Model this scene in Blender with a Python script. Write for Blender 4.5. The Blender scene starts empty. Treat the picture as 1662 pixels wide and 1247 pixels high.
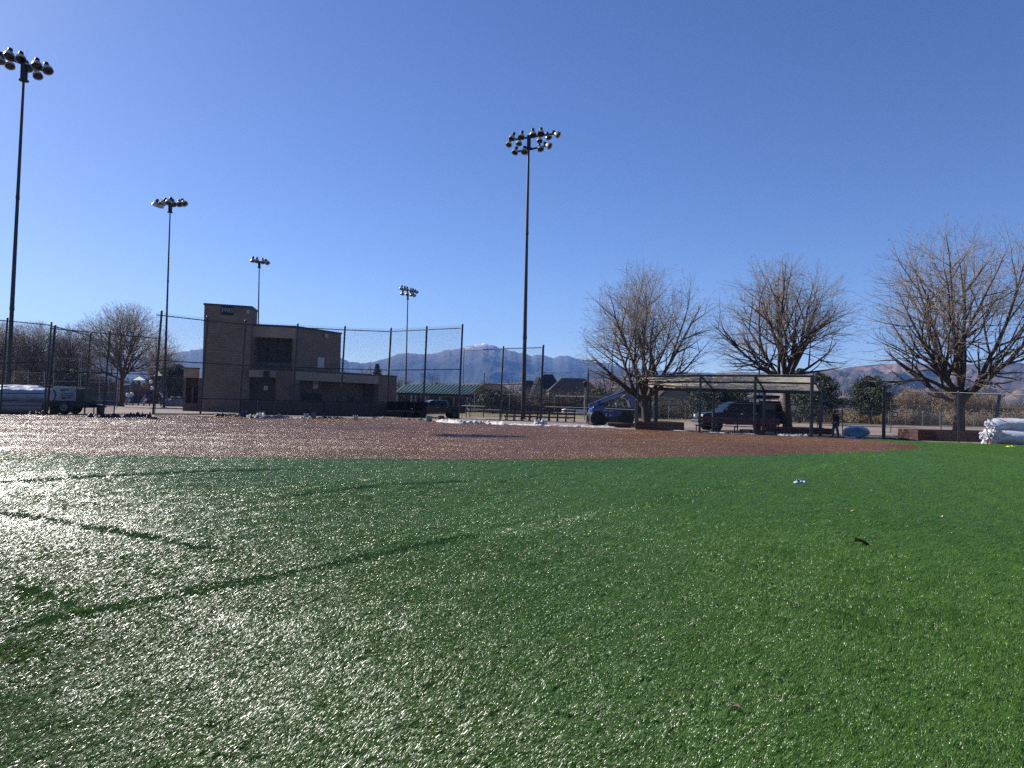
import bpy, bmesh, math, random
import numpy as np
from mathutils import Vector, Matrix, noise as mnoise

random.seed(7); rng = np.random.default_rng(7)
S = bpy.context.scene
COL = S.collection

# ------------------------------------------------------------------ camera, sky, sun, exposure
FPX, PITCH, ROLL, EYE = 1180.0, math.atan(31.5/1180.0), 0.020, 1.7
cam_data = bpy.data.cameras.new('camera'); cam = bpy.data.objects.new('camera', cam_data); COL.objects.link(cam)
CR = Matrix.Rotation(math.pi/2+PITCH, 3, 'X') @ Matrix.Rotation(ROLL, 3, 'Z')
cam.matrix_world = Matrix.Translation((0,0,EYE)) @ CR.to_4x4()
cam_data.sensor_width = 36; cam_data.lens = FPX/1662*36
cam_data.clip_start = 0.1; cam_data.clip_end = 30000
S.camera = cam
SUN_AZ, SUN_EL = math.radians(-56), math.radians(31)     # azimuth measured from +Y towards +X
w = bpy.data.worlds.new('World'); S.world = w; w.use_nodes = True
nt = w.node_tree; bg = nt.nodes['Background']
sky = nt.nodes.new('ShaderNodeTexSky'); sky.sky_type = 'NISHITA'; sky.sun_disc = False
sky.sun_elevation = SUN_EL; sky.sun_rotation = SUN_AZ
sky.altitude = 1900; sky.air_density = 1.0; sky.dust_density = 1.0; sky.ozone_density = 2.6
hs = nt.nodes.new('ShaderNodeHueSaturation'); hs.inputs['Hue'].default_value = 0.514; hs.inputs['Saturation'].default_value = 1.17
nt.links.new(sky.outputs[0], hs.inputs['Color']); nt.links.new(hs.outputs[0], bg.inputs[0])
bg.inputs[1].default_value = 0.068
sd = bpy.data.lights.new('sun', 'SUN'); sd.energy = 5.0; sd.angle = math.radians(0.5); sd.color = (1.0,0.95,0.88)
so = bpy.data.objects.new('sun', sd); COL.objects.link(so)
SUNV = Vector((math.sin(SUN_AZ)*math.cos(SUN_EL), math.cos(SUN_AZ)*math.cos(SUN_EL), math.sin(SUN_EL)))
so.rotation_euler = SUNV.to_track_quat('Z','Y').to_euler()
S.view_settings.view_transform = 'Standard'; S.view_settings.look = 'None'
S.view_settings.exposure = 1.0; S.view_settings.gamma = 1; S.view_settings.use_curve_mapping = False
S.cycles.use_denoising = False; S.cycles.max_bounces = 6; S.cycles.volume_bounces = 0
S.cycles.transparent_max_bounces = 8; S.cycles.sample_clamp_indirect = 4
S.cycles.use_adaptive_sampling = False

# ------------------------------------------------------------------ photo pixel -> place
def ray(x, y): return CR @ Vector(((x-831)/FPX, -(y-623.5)/FPX, -1))
def px(x, y, d):
    r = ray(x, y); return Vector((0,0,EYE)) + r*(d/r.y)
def gp(x, y, z=0):
    r = ray(x, y); return Vector((0,0,EYE)) + r*((z-EYE)/r.z)
def hy(x): return 655+ROLL*(x-831)
def W(x, d, z=0.0):
    p = px(x, hy(x), d); return Vector((p.x, d, z))
def HH(x, y, d): return px(x, y, d).z
def baseY(x, d): return hy(x)+EYE*FPX/d

# ------------------------------------------------------------------ materials
MATS = {}
def mat(name, col, rough=0.7, metal=0.0, var=0.15, scale=3.0, bump=0.0, col2=None, spec=0.5, bscale=None, alpha=None, coat=0.0, streak=None):
    if name in MATS: return MATS[name]
    m = bpy.data.materials.new(name); m.use_nodes = True; n = m.node_tree.nodes; l = m.node_tree.links
    b = n['Principled BSDF']; b.inputs['Roughness'].default_value = rough; b.inputs['Metallic'].default_value = metal
    b.inputs['Specular IOR Level'].default_value = spec
    if coat: b.inputs['Coat Weight'].default_value = coat
    c1 = tuple(col)+(1,)
    c2 = (tuple(col2) if col2 else tuple(c*(1-var) for c in col))+(1,)
    tc = n.new('ShaderNodeTexCoord'); t = n.new('ShaderNodeTexNoise'); t.inputs['Scale'].default_value = scale; t.inputs['Detail'].default_value = 5
    src = tc.outputs['Object']
    if streak:
        mp = n.new('ShaderNodeMapping'); mp.inputs['Scale'].default_value = streak; l.new(src, mp.inputs[0]); src = mp.outputs[0]
    l.new(src, t.inputs['Vector'])
    r = n.new('ShaderNodeValToRGB'); r.color_ramp.elements[0].position = 0.35; r.color_ramp.elements[1].position = 0.65
    r.color_ramp.elements[0].color = c1; r.color_ramp.elements[1].color = c2
    l.new(t.outputs[0], r.inputs[0]); l.new(r.outputs[0], b.inputs['Base Color'])
    if bump:
        t2 = n.new('ShaderNodeTexNoise'); t2.inputs['Scale'].default_value = bscale or scale*6; t2.inputs['Detail'].default_value = 6
        l.new(src, t2.inputs['Vector'])
        bp = n.new('ShaderNodeBump'); bp.inputs['Strength'].default_value = bump; bp.inputs['Distance'].default_value = 0.03
        l.new(t2.outputs[0], bp.inputs['Height']); l.new(bp.outputs[0], b.inputs['Normal'])
    MATS[name] = m; return m
def block_mat(name, c1, c2, mortar, bw=0.4, bh=0.2, ms=0.012):
    m = bpy.data.materials.new(name); m.use_nodes = True; n = m.node_tree.nodes; l = m.node_tree.links
    b = n['Principled BSDF']; b.inputs['Roughness'].default_value = 0.9
    uv = n.new('ShaderNodeUVMap'); t = n.new('ShaderNodeTexBrick')
    t.inputs['Color1'].default_value = c1+(1,); t.inputs['Color2'].default_value = c2+(1,); t.inputs['Mortar'].default_value = mortar+(1,)
    t.inputs['Scale'].default_value = 1; t.inputs['Mortar Size'].default_value = ms; t.inputs['Brick Width'].default_value = bw; t.inputs['Row Height'].default_value = bh
    t.inputs['Bias'].default_value = 0.0
    l.new(uv.outputs[0], t.inputs['Vector'])
    no = n.new('ShaderNodeTexNoise'); no.inputs['Scale'].default_value = 0.5; no.inputs['Detail'].default_value = 6; l.new(uv.outputs[0], no.inputs['Vector'])
    mx = n.new('ShaderNodeMix'); mx.data_type = 'RGBA'; mx.blend_type = 'MULTIPLY'; mx.inputs[0].default_value = 0.55
    rr = n.new('ShaderNodeValToRGB'); rr.color_ramp.elements[0].position = 0.3; rr.color_ramp.elements[0].color = (0.55,0.5,0.48,1); rr.color_ramp.elements[1].position = 0.65; rr.color_ramp.elements[1].color = (1,1,1,1)
    l.new(no.outputs[0], rr.inputs[0]); l.new(t.outputs[0], mx.inputs[6]); l.new(rr.outputs[0], mx.inputs[7]); l.new(mx.outputs[2], b.inputs['Base Color'])
    bp = n.new('ShaderNodeBump'); bp.inputs['Strength'].default_value = 0.6; bp.inputs['Distance'].default_value = 0.02; bp.invert = True
    l.new(t.outputs['Fac'], bp.inputs['Height']); l.new(bp.outputs[0], b.inputs['Normal'])
    MATS[name] = m; return m

M_black = mat('black_coated_steel', (0.012,0.014,0.022), 0.4, 0, 0.4, 8, spec=0.5)
M_galv = mat('galvanised_steel', (0.30,0.31,0.33), 0.45, 0.6, 0.35, 6)
M_polesteel = mat('weathered_pole_steel', (0.024,0.026,0.032), 0.5, 0.2, 0.4, 1.2, 0.1)
M_wire = mat('fence_wire', (0.13,0.135,0.15), 0.85, 0.0, 0.3, 5, spec=0.15)
M_wireb = mat('black_vinyl_wire', (0.016,0.018,0.026), 0.9, 0, 0.3, 5, spec=0.1)
M_alu = mat('spun_aluminium', (0.42,0.41,0.38), 0.4, 0.25, 0.25, 4)
M_dark = mat('dark_casting', (0.018,0.02,0.027), 0.6, 0, 0.3, 6, spec=0.25)
M_block = block_mat('split_face_block', (0.25,0.185,0.145), (0.19,0.14,0.115), (0.085,0.07,0.062), ms=0.022)
M_brick = block_mat('reddish_brick', (0.20,0.125,0.105), (0.15,0.095,0.085), (0.17,0.14,0.13), 0.3, 0.1, 0.01)
M_stucco = mat('tan_stucco', (0.30,0.235,0.19), 0.92, 0, 0.15, 1.5, 0.25, bscale=40)
M_coping = mat('dark_metal_coping', (0.03,0.03,0.04), 0.5, 0.2, 0.3, 2)
M_glassd = mat('dark_glass', (0.006,0.007,0.009), 0.12, 0, 0.2, 2, spec=0.3)
M_shutter = mat('dark_roller_shutter', (0.022,0.02,0.022), 0.6, 0.2, 0.4, 2)
M_steelgrey = mat('painted_grey_steel', (0.045,0.05,0.065), 0.5, 0.1, 0.2, 3)
M_white = mat('white_paint', (0.72,0.72,0.72), 0.5, 0, 0.08, 3)
M_notice = mat('notice_paper', (0.42,0.42,0.44), 0.6, 0, 0.08, 3)
M_wrap = mat('white_plastic_wrap', (0.66,0.68,0.74), 0.28, 0, 0.2, 1.3, 0.7, bscale=3.5, streak=(1,1,2.5))
M_wrapblue = mat('blue_tinted_plastic_wrap', (0.32,0.38,0.48), 0.3, 0, 0.4, 1.6, 0.7, bscale=5)
M_rubber = mat('tyre_rubber', (0.014,0.014,0.015), 0.85, 0, 0.3, 12, 0.2)
M_wood = mat('weathered_red_timber', (0.115,0.042,0.032), 0.8, 0, 0.45, 4, 0.35, streak=(1,1,8))
M_maroon = mat('maroon_plank', (0.12,0.02,0.03), 0.55, 0, 0.3, 3)
M_bleach = mat('maroon_bleacher_paint', (0.085,0.022,0.022), 0.6, 0, 0.35, 4)
M_soil = mat('planter_soil', (0.09,0.06,0.045), 0.95, 0, 0.4, 6, 0.5)
M_bark = mat('ash_bark', (0.075,0.052,0.043), 0.9, 0, 0.45, 3, 0.9, bscale=22, streak=(2.5,2.5,0.6))
M_twig = mat('fine_twigs', (0.36,0.285,0.225), 0.8, 0, 0.45, 0.6)
M_bleaf = mat('brown_leaf', (0.22,0.10,0.045), 0.7, 0, 0.5, 30, 0.3)
M_canopy = mat('tan_ribbed_roofing', (0.74,0.66,0.50), 0.75, 0, 0.12, 0.8, 0.1)
def translucent(m,f):
    n=m.node_tree.nodes;l=m.node_tree.links;b=n['Principled BSDF'];t=n.new('ShaderNodeBsdfTranslucent');l.new(b.inputs['Base Color'].links[0].from_socket,t.inputs[0]);x=n.new('ShaderNodeMixShader');x.inputs[0].default_value=f
    l.new(b.outputs[0],x.inputs[1]);l.new(t.outputs[0],x.inputs[2]);l.new(x.outputs[0],n['Material Output'].inputs[0])
translucent(M_canopy,0.6)
M_navy = mat('navy_paint', (0.010,0.013,0.028), 0.35, 0, 0.15, 2, spec=0.25)
M_blackpaint = mat('black_car_paint', (0.012,0.012,0.014), 0.25, 0, 0.15, 2, coat=0.6)
M_chrome = mat('bright_metal', (0.7,0.7,0.7), 0.2, 0.9, 0.1, 3)
M_red = mat('tail_lamp_red', (0.35,0.01,0.015), 0.2, 0, 0.2, 5)
M_lens = mat('headlamp_lens', (0.6,0.62,0.66), 0.1, 0, 0.1, 5)
M_blue = mat('machine_blue_paint', (0.015,0.05,0.26), 0.3, 0, 0.25, 2, coat=0.4)
M_green = mat('machine_green_paint', (0.02,0.05,0.04), 0.5, 0, 0.3, 3)
M_panel = mat('pale_blue_grey_panel', (0.27,0.34,0.40), 0.45, 0, 0.12, 2)
M_needle = mat('conifer_needles', (0.045,0.062,0.03), 0.75, 0, 0.5, 0.8, col2=(0.022,0.034,0.02))
M_needle2 = mat('yellow_green_juniper', (0.075,0.085,0.03), 0.75, 0, 0.5, 0.8, col2=(0.03,0.042,0.02))
M_dry = mat('dry_leaf_bits', (0.26,0.19,0.11), 0.8, 0, 0.4, 0.7)

# ------------------------------------------------------------------ mesh helpers
def mesh_np(name, V, F, material, smooth=False):
    """V (n,3) array, F (m,k) array of equal-sized faces."""
    me = bpy.data.meshes.new(name); V = np.asarray(V, np.float32); F = np.asarray(F, np.int32)
    k = F.shape[1]
    me.vertices.add(len(V)); me.vertices.foreach_set('co', V.ravel())
    me.loops.add(F.size); me.loops.foreach_set('vertex_index', F.ravel())
    me.polygons.add(len(F)); me.polygons.foreach_set('loop_start', np.arange(0, F.size, k, dtype=np.int32))
    try: me.polygons.foreach_set('loop_total', np.full(len(F), k, np.int32))
    except Exception: pass
    if smooth: me.polygons.foreach_set('use_smooth', np.ones(len(F), bool))
    me.update(calc_edges=True); me.validate()
    if material: me.materials.append(material)
    return me
def link(name, me, parent=None, loc=None):
    o = bpy.data.objects.new(name, me); COL.objects.link(o)
    if parent is not None: o.parent = parent
    if loc is not None: o.location = loc
    return o
def tubes(P0, P1, R0, R1, n=4):
    P0 = np.asarray(P0, float); P1 = np.asarray(P1, float); R0 = np.asarray(R0, float); R1 = np.asarray(R1, float)
    D = P1-P0; D /= (np.linalg.norm(D, axis=1, keepdims=True)+1e-9)
    ref = np.where(np.abs(D[:,2:3]) > 0.9, np.array([[1.,0,0]]), np.array([[0,0,1.]]))
    A = np.cross(D, ref); A /= np.linalg.norm(A, axis=1, keepdims=True)+1e-9; B = np.cross(D, A)
    N = len(P0); th = np.arange(n)*2*np.pi/n
    off = A[:,None,:]*np.cos(th)[None,:,None]+B[:,None,:]*np.sin(th)[None,:,None]
    V = np.concatenate([P0[:,None,:]+off*R0[:,None,None], P1[:,None,:]+off*R1[:,None,None]], axis=1).reshape(-1,3)
    i = np.arange(n); j = (i+1) % n
    f = np.stack([i, j, j+n, i+n], axis=1)
    F = (f[None]+(np.arange(N)*2*n)[:,None,None]).reshape(-1,4)
    return V, F

class MB:
    def __init__(s): s.v=[]; s.f=[]; s.smooth=[]
    def add(s, vs, fs, sm=False):
        b=len(s.v); s.v += [tuple(v) for v in vs]; s.f += [tuple(i+b for i in f) for f in fs]; s.smooth += [sm]*len(fs); return s
    def box(s, c, size, rz=0.0, tilt=None):
        x,y,z = [k/2 for k in size]; c = Vector(c)
        R = Matrix.Rotation(rz,3,'Z')
        if tilt is not None: R = R @ tilt
        vs = [c+R@Vector((a*x,b*y,d*z)) for a in(-1,1) for b in(-1,1) for d in(-1,1)]
        return s.add(vs, [(0,1,3,2),(4,6,7,5),(0,4,5,1),(2,3,7,6),(0,2,6,4),(1,5,7,3)])
    def bar(s, p, q, wdt, hgt=None):
        """square bar between two points"""
        p=Vector(p); q=Vector(q); d=(q-p); L=d.length; d.normalize(); hgt = hgt or wdt
        up = Vector((0,0,1)) if abs(d.z)<0.95 else Vector((1,0,0))
        a=d.cross(up).normalized()*wdt/2; b=a.cross(d).normalized()*hgt/2
        vs=[p-a-b,p+a-b,p+a+b,p-a+b,q-a-b,q+a-b,q+a+b,q-a+b]
        return s.add(vs,[(0,3,2,1),(4,5,6,7),(0,1,5,4),(1,2,6,5),(2,3,7,6),(3,0,4,7)])
    def tube(s, p, q, r0, r1=None, n=10, cap=True):
        p=Vector(p); q=Vector(q); r1 = r0 if r1 is None else r1
        d=(q-p).normalized(); up=Vector((0,0,1)) if abs(d.z)<0.95 else Vector((1,0,0))
        a=d.cross(up).normalized(); b=d.cross(a)
        vs=[p+(a*math.cos(t)+b*math.sin(t))*r0 for t in [2*math.pi*i/n for i in range(n)]]+[q+(a*math.cos(t)+b*math.sin(t))*r1 for t in [2*math.pi*i/n for i in range(n)]]
        s.add(vs,[(i,(i+1)%n,(i+1)%n+n,i+n) for i in range(n)], True)
        if cap: s.add(vs[:n],[tuple(range(n))[::-1]]); s.add(vs[n:],[tuple(range(n))])
        return s
    def lathe(s, p, d, prof, n=14):
        """prof: list of (distance along d, radius)"""
        p=Vector(p); d=Vector(d).normalized(); up=Vector((0,0,1)) if abs(d.z)<0.95 else Vector((1,0,0))
        a=d.cross(up).normalized(); b=d.cross(a); vs=[]
        for h,r in prof:
            for i in range(n):
                t=2*math.pi*i/n; vs.append(p+d*h+(a*math.cos(t)+b*math.sin(t))*r)
        fs=[(k*n+i,k*n+(i+1)%n,(k+1)*n+(i+1)%n,(k+1)*n+i) for k in range(len(prof)-1) for i in range(n)]
        return s.add(vs,fs,True)
    def prism(s, poly, z0, z1):
        n=len(poly); vs=[(p[0],p[1],z0) for p in poly]+[(p[0],p[1],z1) for p in poly]
        return s.add(vs,[tuple(range(n))[::-1],tuple(range(n,2*n))]+[(i,(i+1)%n,(i+1)%n+n,i+n) for i in range(n)])
    def side(s, prof, y0, y1, inset=0.0):
        """closed x-z profile extruded along y"""
        n=len(prof); vs=[(x,y0,z) for x,z in prof]+[(x,y1,z) for x,z in prof]
        return s.add(vs,[tuple(range(n)),tuple(range(n,2*n))[::-1]]+[((i+1)%n,i,i+n,(i+1)%n+n) for i in range(n)])
    def wall(s, p, q, z0, z1, t=0.2, inward=1):
        p=Vector((p[0],p[1],0)); q=Vector((q[0],q[1],0)); d=(q-p).normalized(); nrm=Vector((-d.y,d.x,0))*inward*t
        return s.prism([p,q,q+nrm,p+nrm], z0, z1)
    def mesh(s, name, material, uv=False):
        me=bpy.data.meshes.new(name); me.from_pydata(s.v,[],s.f); me.update()
        bm=bmesh.new(); bm.from_mesh(me); bmesh.ops.recalc_face_normals(bm, faces=bm.faces)
        ul = bm.loops.layers.uv.new('UVMap')
        bm.faces.ensure_lookup_table()
        for k,f in enumerate(bm.faces):
            f.smooth = s.smooth[k] if k<len(s.smooth) else False
            nn=f.normal
            if abs(nn.z)<0.7:
                t=Vector((-nn.y,nn.x,0)).normalized()
                for l in f.loops: l[ul].uv=(l.vert.co.dot(t), l.vert.co.z)
            else:
                for l in f.loops: l[ul].uv=(l.vert.co.x, l.vert.co.y)
        bm.to_mesh(me); bm.free(); me.materials.append(material); return me
    def obj(s, name, material, parent=None, bevel=0.0):
        """coordinates are in the parent's frame"""
        o = link(name, s.mesh(name, material), parent)
        if bevel:
            b=o.modifiers.new('bevel','BEVEL'); b.width=bevel; b.segments=2; b.limit_method='ANGLE'
        return o
def tag(o, label=None, cat=None, group=None, kind=None):
    if label: o['label']=label
    if cat: o['category']=cat
    if group: o['group']=group
    if kind: o['kind']=kind
    return o
def thing(name, label, cat, loc=(0,0,0), rz=0.0, group=None):
    o=bpy.data.objects.new(name,None); COL.objects.link(o); o.location=loc; o.rotation_euler=(0,0,rz); o.empty_display_size=0.3
    return tag(o,label,cat,group)
def copy_tree(o, parent=None):
    c=o.copy(); COL.objects.link(c)
    if parent is not None: c.parent=parent
    for ch in list(o.children): copy_tree(ch,c)
    return c
def stuff(o): o['kind']='stuff'; return o

# ------------------------------------------------------------------ ground
def poly_sheet(name, pts, z, material, kind='structure', label=None):
    bm=bmesh.new(); vs=[bm.verts.new((p[0],p[1],z)) for p in pts]; f=bm.faces.new(vs)
    bmesh.ops.recalc_face_normals(bm, faces=[f])
    if f.normal.z<0: f.normal_flip()
    bmesh.ops.triangulate(bm, faces=[f])
    me=bpy.data.meshes.new(name); bm.to_mesh(me); bm.free(); me.materials.append(material)
    o=link(name,me); tag(o,label,kind=kind); return o
M_ground = mat('dry_park_ground', (0.19,0.15,0.115), 0.95, 0, 0.3, 0.05, 0.3, col2=(0.13,0.115,0.07), bscale=3, spec=0.15)
M_pave = mat('pinkish_concrete', (0.27,0.215,0.185), 0.9, 0, 0.3, 0.22, 0.15, bscale=8, spec=0.15)
M_asph = mat('worn_asphalt', (0.20,0.175,0.165), 0.9, 0, 0.2, 0.12, 0.15, bscale=10, spec=0.15)
M_dgrass = mat('dormant_grass', (0.20,0.165,0.085), 0.95, 0, 0.35, 0.15, 0.4, col2=(0.13,0.125,0.06), bscale=5, spec=0.15)
M_turfb = mat('turf_backing', (0.022,0.055,0.016), 0.85, 0, 0.4, 3, 0.6, bscale=60)
M_infb = mat('brown_turf_backing', (0.085,0.052,0.024), 0.85, 0, 0.4, 2, 0.6, bscale=50)
poly_sheet('ground', [(-7000,-600),(7000,-600),(7000,7000),(-7000,7000)], 0.0, M_ground)
poly_sheet('grass_field', [W(-400,150),W(300,170),W(640,150),W(760,92),W(1000,90),W(1500,100),W(2400,110),W(2400,420),W(-700,420)], 0.006, M_dgrass)
poly_sheet('pavement', [W(-700,58),W(100,58),W(560,60),W(1000,50),W(1390,42),W(1900,36),W(2300,80),W(1500,84),W(1000,86),W(760,88),W(600,140),W(200,160),W(-500,130)], 0.012, M_pave)
INF_NEAR=[(-330,728),(-150,733),(0,738),(200,742.5),(400,745.5),(560,747),(700,748),(830,748),(980,747),(1120,744),(1220,741.5),(1300,739),(1380,736.5),(1440,734),(1480,731),(1499,728)]
INF_FAR=[(1485,724),(1440,717.5),(1380,713.5),(1300,710.5),(1200,706.5),(1100,701.5),(1000,697),(880,692),(750,686.5),(632,681),(555,679),(480,677.5),(330,676),(200,675),(85,675),(0,674.5),(-330,671)]
inf_poly=[gp(*p) for p in INF_NEAR+INF_FAR]
poly_sheet('infield', inf_poly, 0.024, M_infb)
turf_poly=[(-90,-8)]+[( -95,40)]+[gp(*p) for p in [(-330,669)]]+[gp(*p) for p in INF_FAR[::-1]]+[gp(1395,713.2),gp(1440,714.8),gp(1475,718),gp(1560,720.5),gp(1662,724.5),gp(1900,733)]+[(70,-8)]
poly_sheet('turf', turf_poly, 0.018, M_turfb)

# ------------------------------------------------------------------ artificial turf blades (geometry nodes, one object each)
def tuft_mesh(name, nb, L, wd, spread, flat, material, seed):
    r=np.random.default_rng(seed); V=[]; F=[]
    for i in range(nb):
        a=r.normal(0,0.55); rad=spread*math.sqrt(r.random()); th=r.random()*6.283
        bx,by=rad*math.cos(th),rad*math.sin(th); l=L*r.uniform(0.65,1.15); d=np.array([math.cos(a),math.sin(a)])
        tw=r.normal(0,0.5); s=np.array([-math.sin(a+tw),math.cos(a+tw)])*wd/2*r.uniform(0.7,1.2)
        el=[1.35, r.uniform(0.35,0.95), flat*r.uniform(0.3,1.5)]; p=np.array([bx,by,0.0]); b=len(V)
        tz=r.normal(0,0.14)*wd
        for k in range(4):
            ww=[1,0.95,0.85,0.25][k]
            V.append((p[0]-s[0]*ww,p[1]-s[1]*ww,p[2]-tz*ww)); V.append((p[0]+s[0]*ww,p[1]+s[1]*ww,p[2]+tz*ww))
            if k<3:
                e=el[k]; p=p+np.array([d[0]*math.cos(e),d[1]*math.cos(e),math.sin(e)])*l*(0.28,0.26,0.46)[k]
        for k in range(3): F.append((b+2*k,b+2*k+1,b+2*k+3,b+2*k+2))
    me=mesh_np(name,V,F,material,smooth=True)
    return bpy.data.objects.new(name,me)
def blade_mat(name, c1, c2, rough, spec):
    m=bpy.data.materials.new(name); m.use_nodes=True; n=m.node_tree.nodes; l=m.node_tree.links; b=n['Principled BSDF']
    oi=n.new('ShaderNodeObjectInfo'); r=n.new('ShaderNodeValToRGB'); r.color_ramp.elements[0].color=c1+(1,); r.color_ramp.elements[1].color=c2+(1,)
    l.new(oi.outputs['Random'],r.inputs[0]); l.new(r.outputs[0],b.inputs['Base Color'])
    b.inputs['Roughness'].default_value=rough; b.inputs['Specular IOR Level'].default_value=spec
    tr=n.new('ShaderNodeBsdfTranslucent'); l.new(r.outputs[0],tr.inputs[0]); mx=n.new('ShaderNodeMixShader'); mx.inputs[0].default_value=0.22
    l.new(b.outputs[0],mx.inputs[1]); l.new(tr.outputs[0],mx.inputs[2]); l.new(mx.outputs[0],n['Material Output'].inputs[0]); return m
M_blade=blade_mat('green_turf_fibre',(0.050,0.120,0.014),(0.076,0.165,0.023),0.29,0.30)
M_bladeb=blade_mat('brown_turf_fibre',(0.150,0.072,0.032),(0.24,0.125,0.062),0.32,0.55)
G_T=[tuft_mesh('turf_tuft',15,0.040,0.0027,0.028,0.33,M_blade,k) for k in range(4)]
B_T=[tuft_mesh('brown_turf_tuft',13,0.034,0.0034,0.032,0.33,M_bladeb,10+k) for k in range(3)]
def seg_dist(P, pts):
    best=np.full(len(P),1e9)
    for a,b in zip(pts[:-1],pts[1:]):
        a=np.array(a[:2]); b=np.array(b[:2]); d=b-a; t=np.clip(((P-a)@d)/(d@d),0,1); best=np.minimum(best,np.linalg.norm(P-(a+t[:,None]*d),axis=1))
    return best
def in_poly(P, poly):
    x,y=P[:,0],P[:,1]; c=np.zeros(len(P),bool); n=len(poly); j=n-1
    for i in range(n):
        xi,yi,xj,yj=poly[i][0],poly[i][1],poly[j][0],poly[j][1]
        c^=((yi>y)!=(yj>y))&(x<(xj-xi)*(y-yi)/(yj-yi+1e-12)+xi); j=i
    return c
def wedge(n_density, d0, d1, dref):
    """points in the strip the camera overlooks, density n_density/m2 up to dref and falling as 1/d beyond"""
    ds=np.linspace(d0,d1,4000); wd=2*(0.77*ds+2.5); dens=n_density*np.minimum(1,dref/ds); c=np.cumsum(wd*dens)*(ds[1]-ds[0]); N=int(c[-1])
    d=np.interp(rng.random(N)*c[-1],c,ds); x=(rng.random(N)*2-1)*(0.77*d+2.5); return np.stack([x,d],1)
def lown(P, s, seed):
    r=np.random.default_rng(seed); o=np.zeros(len(P))
    for k in range(7):
        a=r.random()*6.28; f=s*r.uniform(0.4,1.8); o+=np.sin((P[:,0]*math.cos(a)+P[:,1]*math.sin(a))*f+r.random()*6.28)
    return o/2.6
def gn_scatter(name, P, rot, scl, var, tufts, z, label):
    me=bpy.data.meshes.new(name); V=np.zeros((len(P),3),np.float32); V[:,:2]=P; V[:,2]=z
    me.vertices.add(len(P)); me.vertices.foreach_set('co',V.ravel())
    for nm,arr in (('rot',rot),('scl',scl)):
        a=me.attributes.new(nm,'FLOAT_VECTOR','POINT'); a.data.foreach_set('vector',arr.astype(np.float32).ravel())
    a=me.attributes.new('var','INT','POINT'); a.data.foreach_set('value',var.astype(np.int32))
    o=link(name,me); tag(o,label,'grass',kind='stuff')
    g=bpy.data.node_groups.new(name,'GeometryNodeTree'); g.interface.new_socket('Geometry',in_out='INPUT',socket_type='NodeSocketGeometry'); g.interface.new_socket('Geometry',in_out='OUTPUT',socket_type='NodeSocketGeometry')
    n=g.nodes; l=g.links; gi=n.new('NodeGroupInput'); go=n.new('NodeGroupOutput'); mp=n.new('GeometryNodeMeshToPoints'); l.new(gi.outputs[0],mp.inputs['Mesh']); jn=n.new('GeometryNodeJoinGeometry')
    def attr(nm,t):
        a=n.new('GeometryNodeInputNamedAttribute'); a.data_type=t; a.inputs[0].default_value=nm; return a.outputs[0]
    ra=attr('rot','FLOAT_VECTOR'); sa=attr('scl','FLOAT_VECTOR'); va=attr('var','INT')
    for k,t in enumerate(tufts):
        ip=n.new('GeometryNodeInstanceOnPoints'); oi=n.new('GeometryNodeObjectInfo'); oi.inputs[0].default_value=t
        cmp=n.new('FunctionNodeCompare'); cmp.data_type='INT'; cmp.operation='EQUAL'
        ai=[s for s in cmp.inputs if s.type=='INT']; l.new(va,ai[0]); ai[1].default_value=k
        l.new(mp.outputs[0],ip.inputs['Points']); l.new(cmp.outputs[0],ip.inputs['Selection']); l.new(oi.outputs['Geometry'],ip.inputs['Instance'])
        l.new(ra,ip.inputs['Rotation']); l.new(sa,ip.inputs['Scale']); l.new(ip.outputs[0],jn.inputs[0])
    l.new(jn.outputs[0],go.inputs[0]); md=o.modifiers.new('blades','NODES'); md.node_group=g; return o
LEAN=math.radians(42)
SEAM_DARK=[([(-200,1105),(0,1038),(120,1008),(260,982),(420,948),(560,920),(640,902),(760,878)],0.15),
           ([(-200,800),(0,838),(110,856),(250,880),(330,898)],0.14),
           ([(-250,870),(0,955),(90,985),(130,1003)],0.10),
           ([(0,789),(140,779),(330,769),(470,765)],0.22),([(490,808),(620,792),(760,786)],0.16)]
SEAM_LIGHT=[([(820,872),(1000,836),(1160,800),(1330,762),(1440,740)],0.20)]
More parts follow.
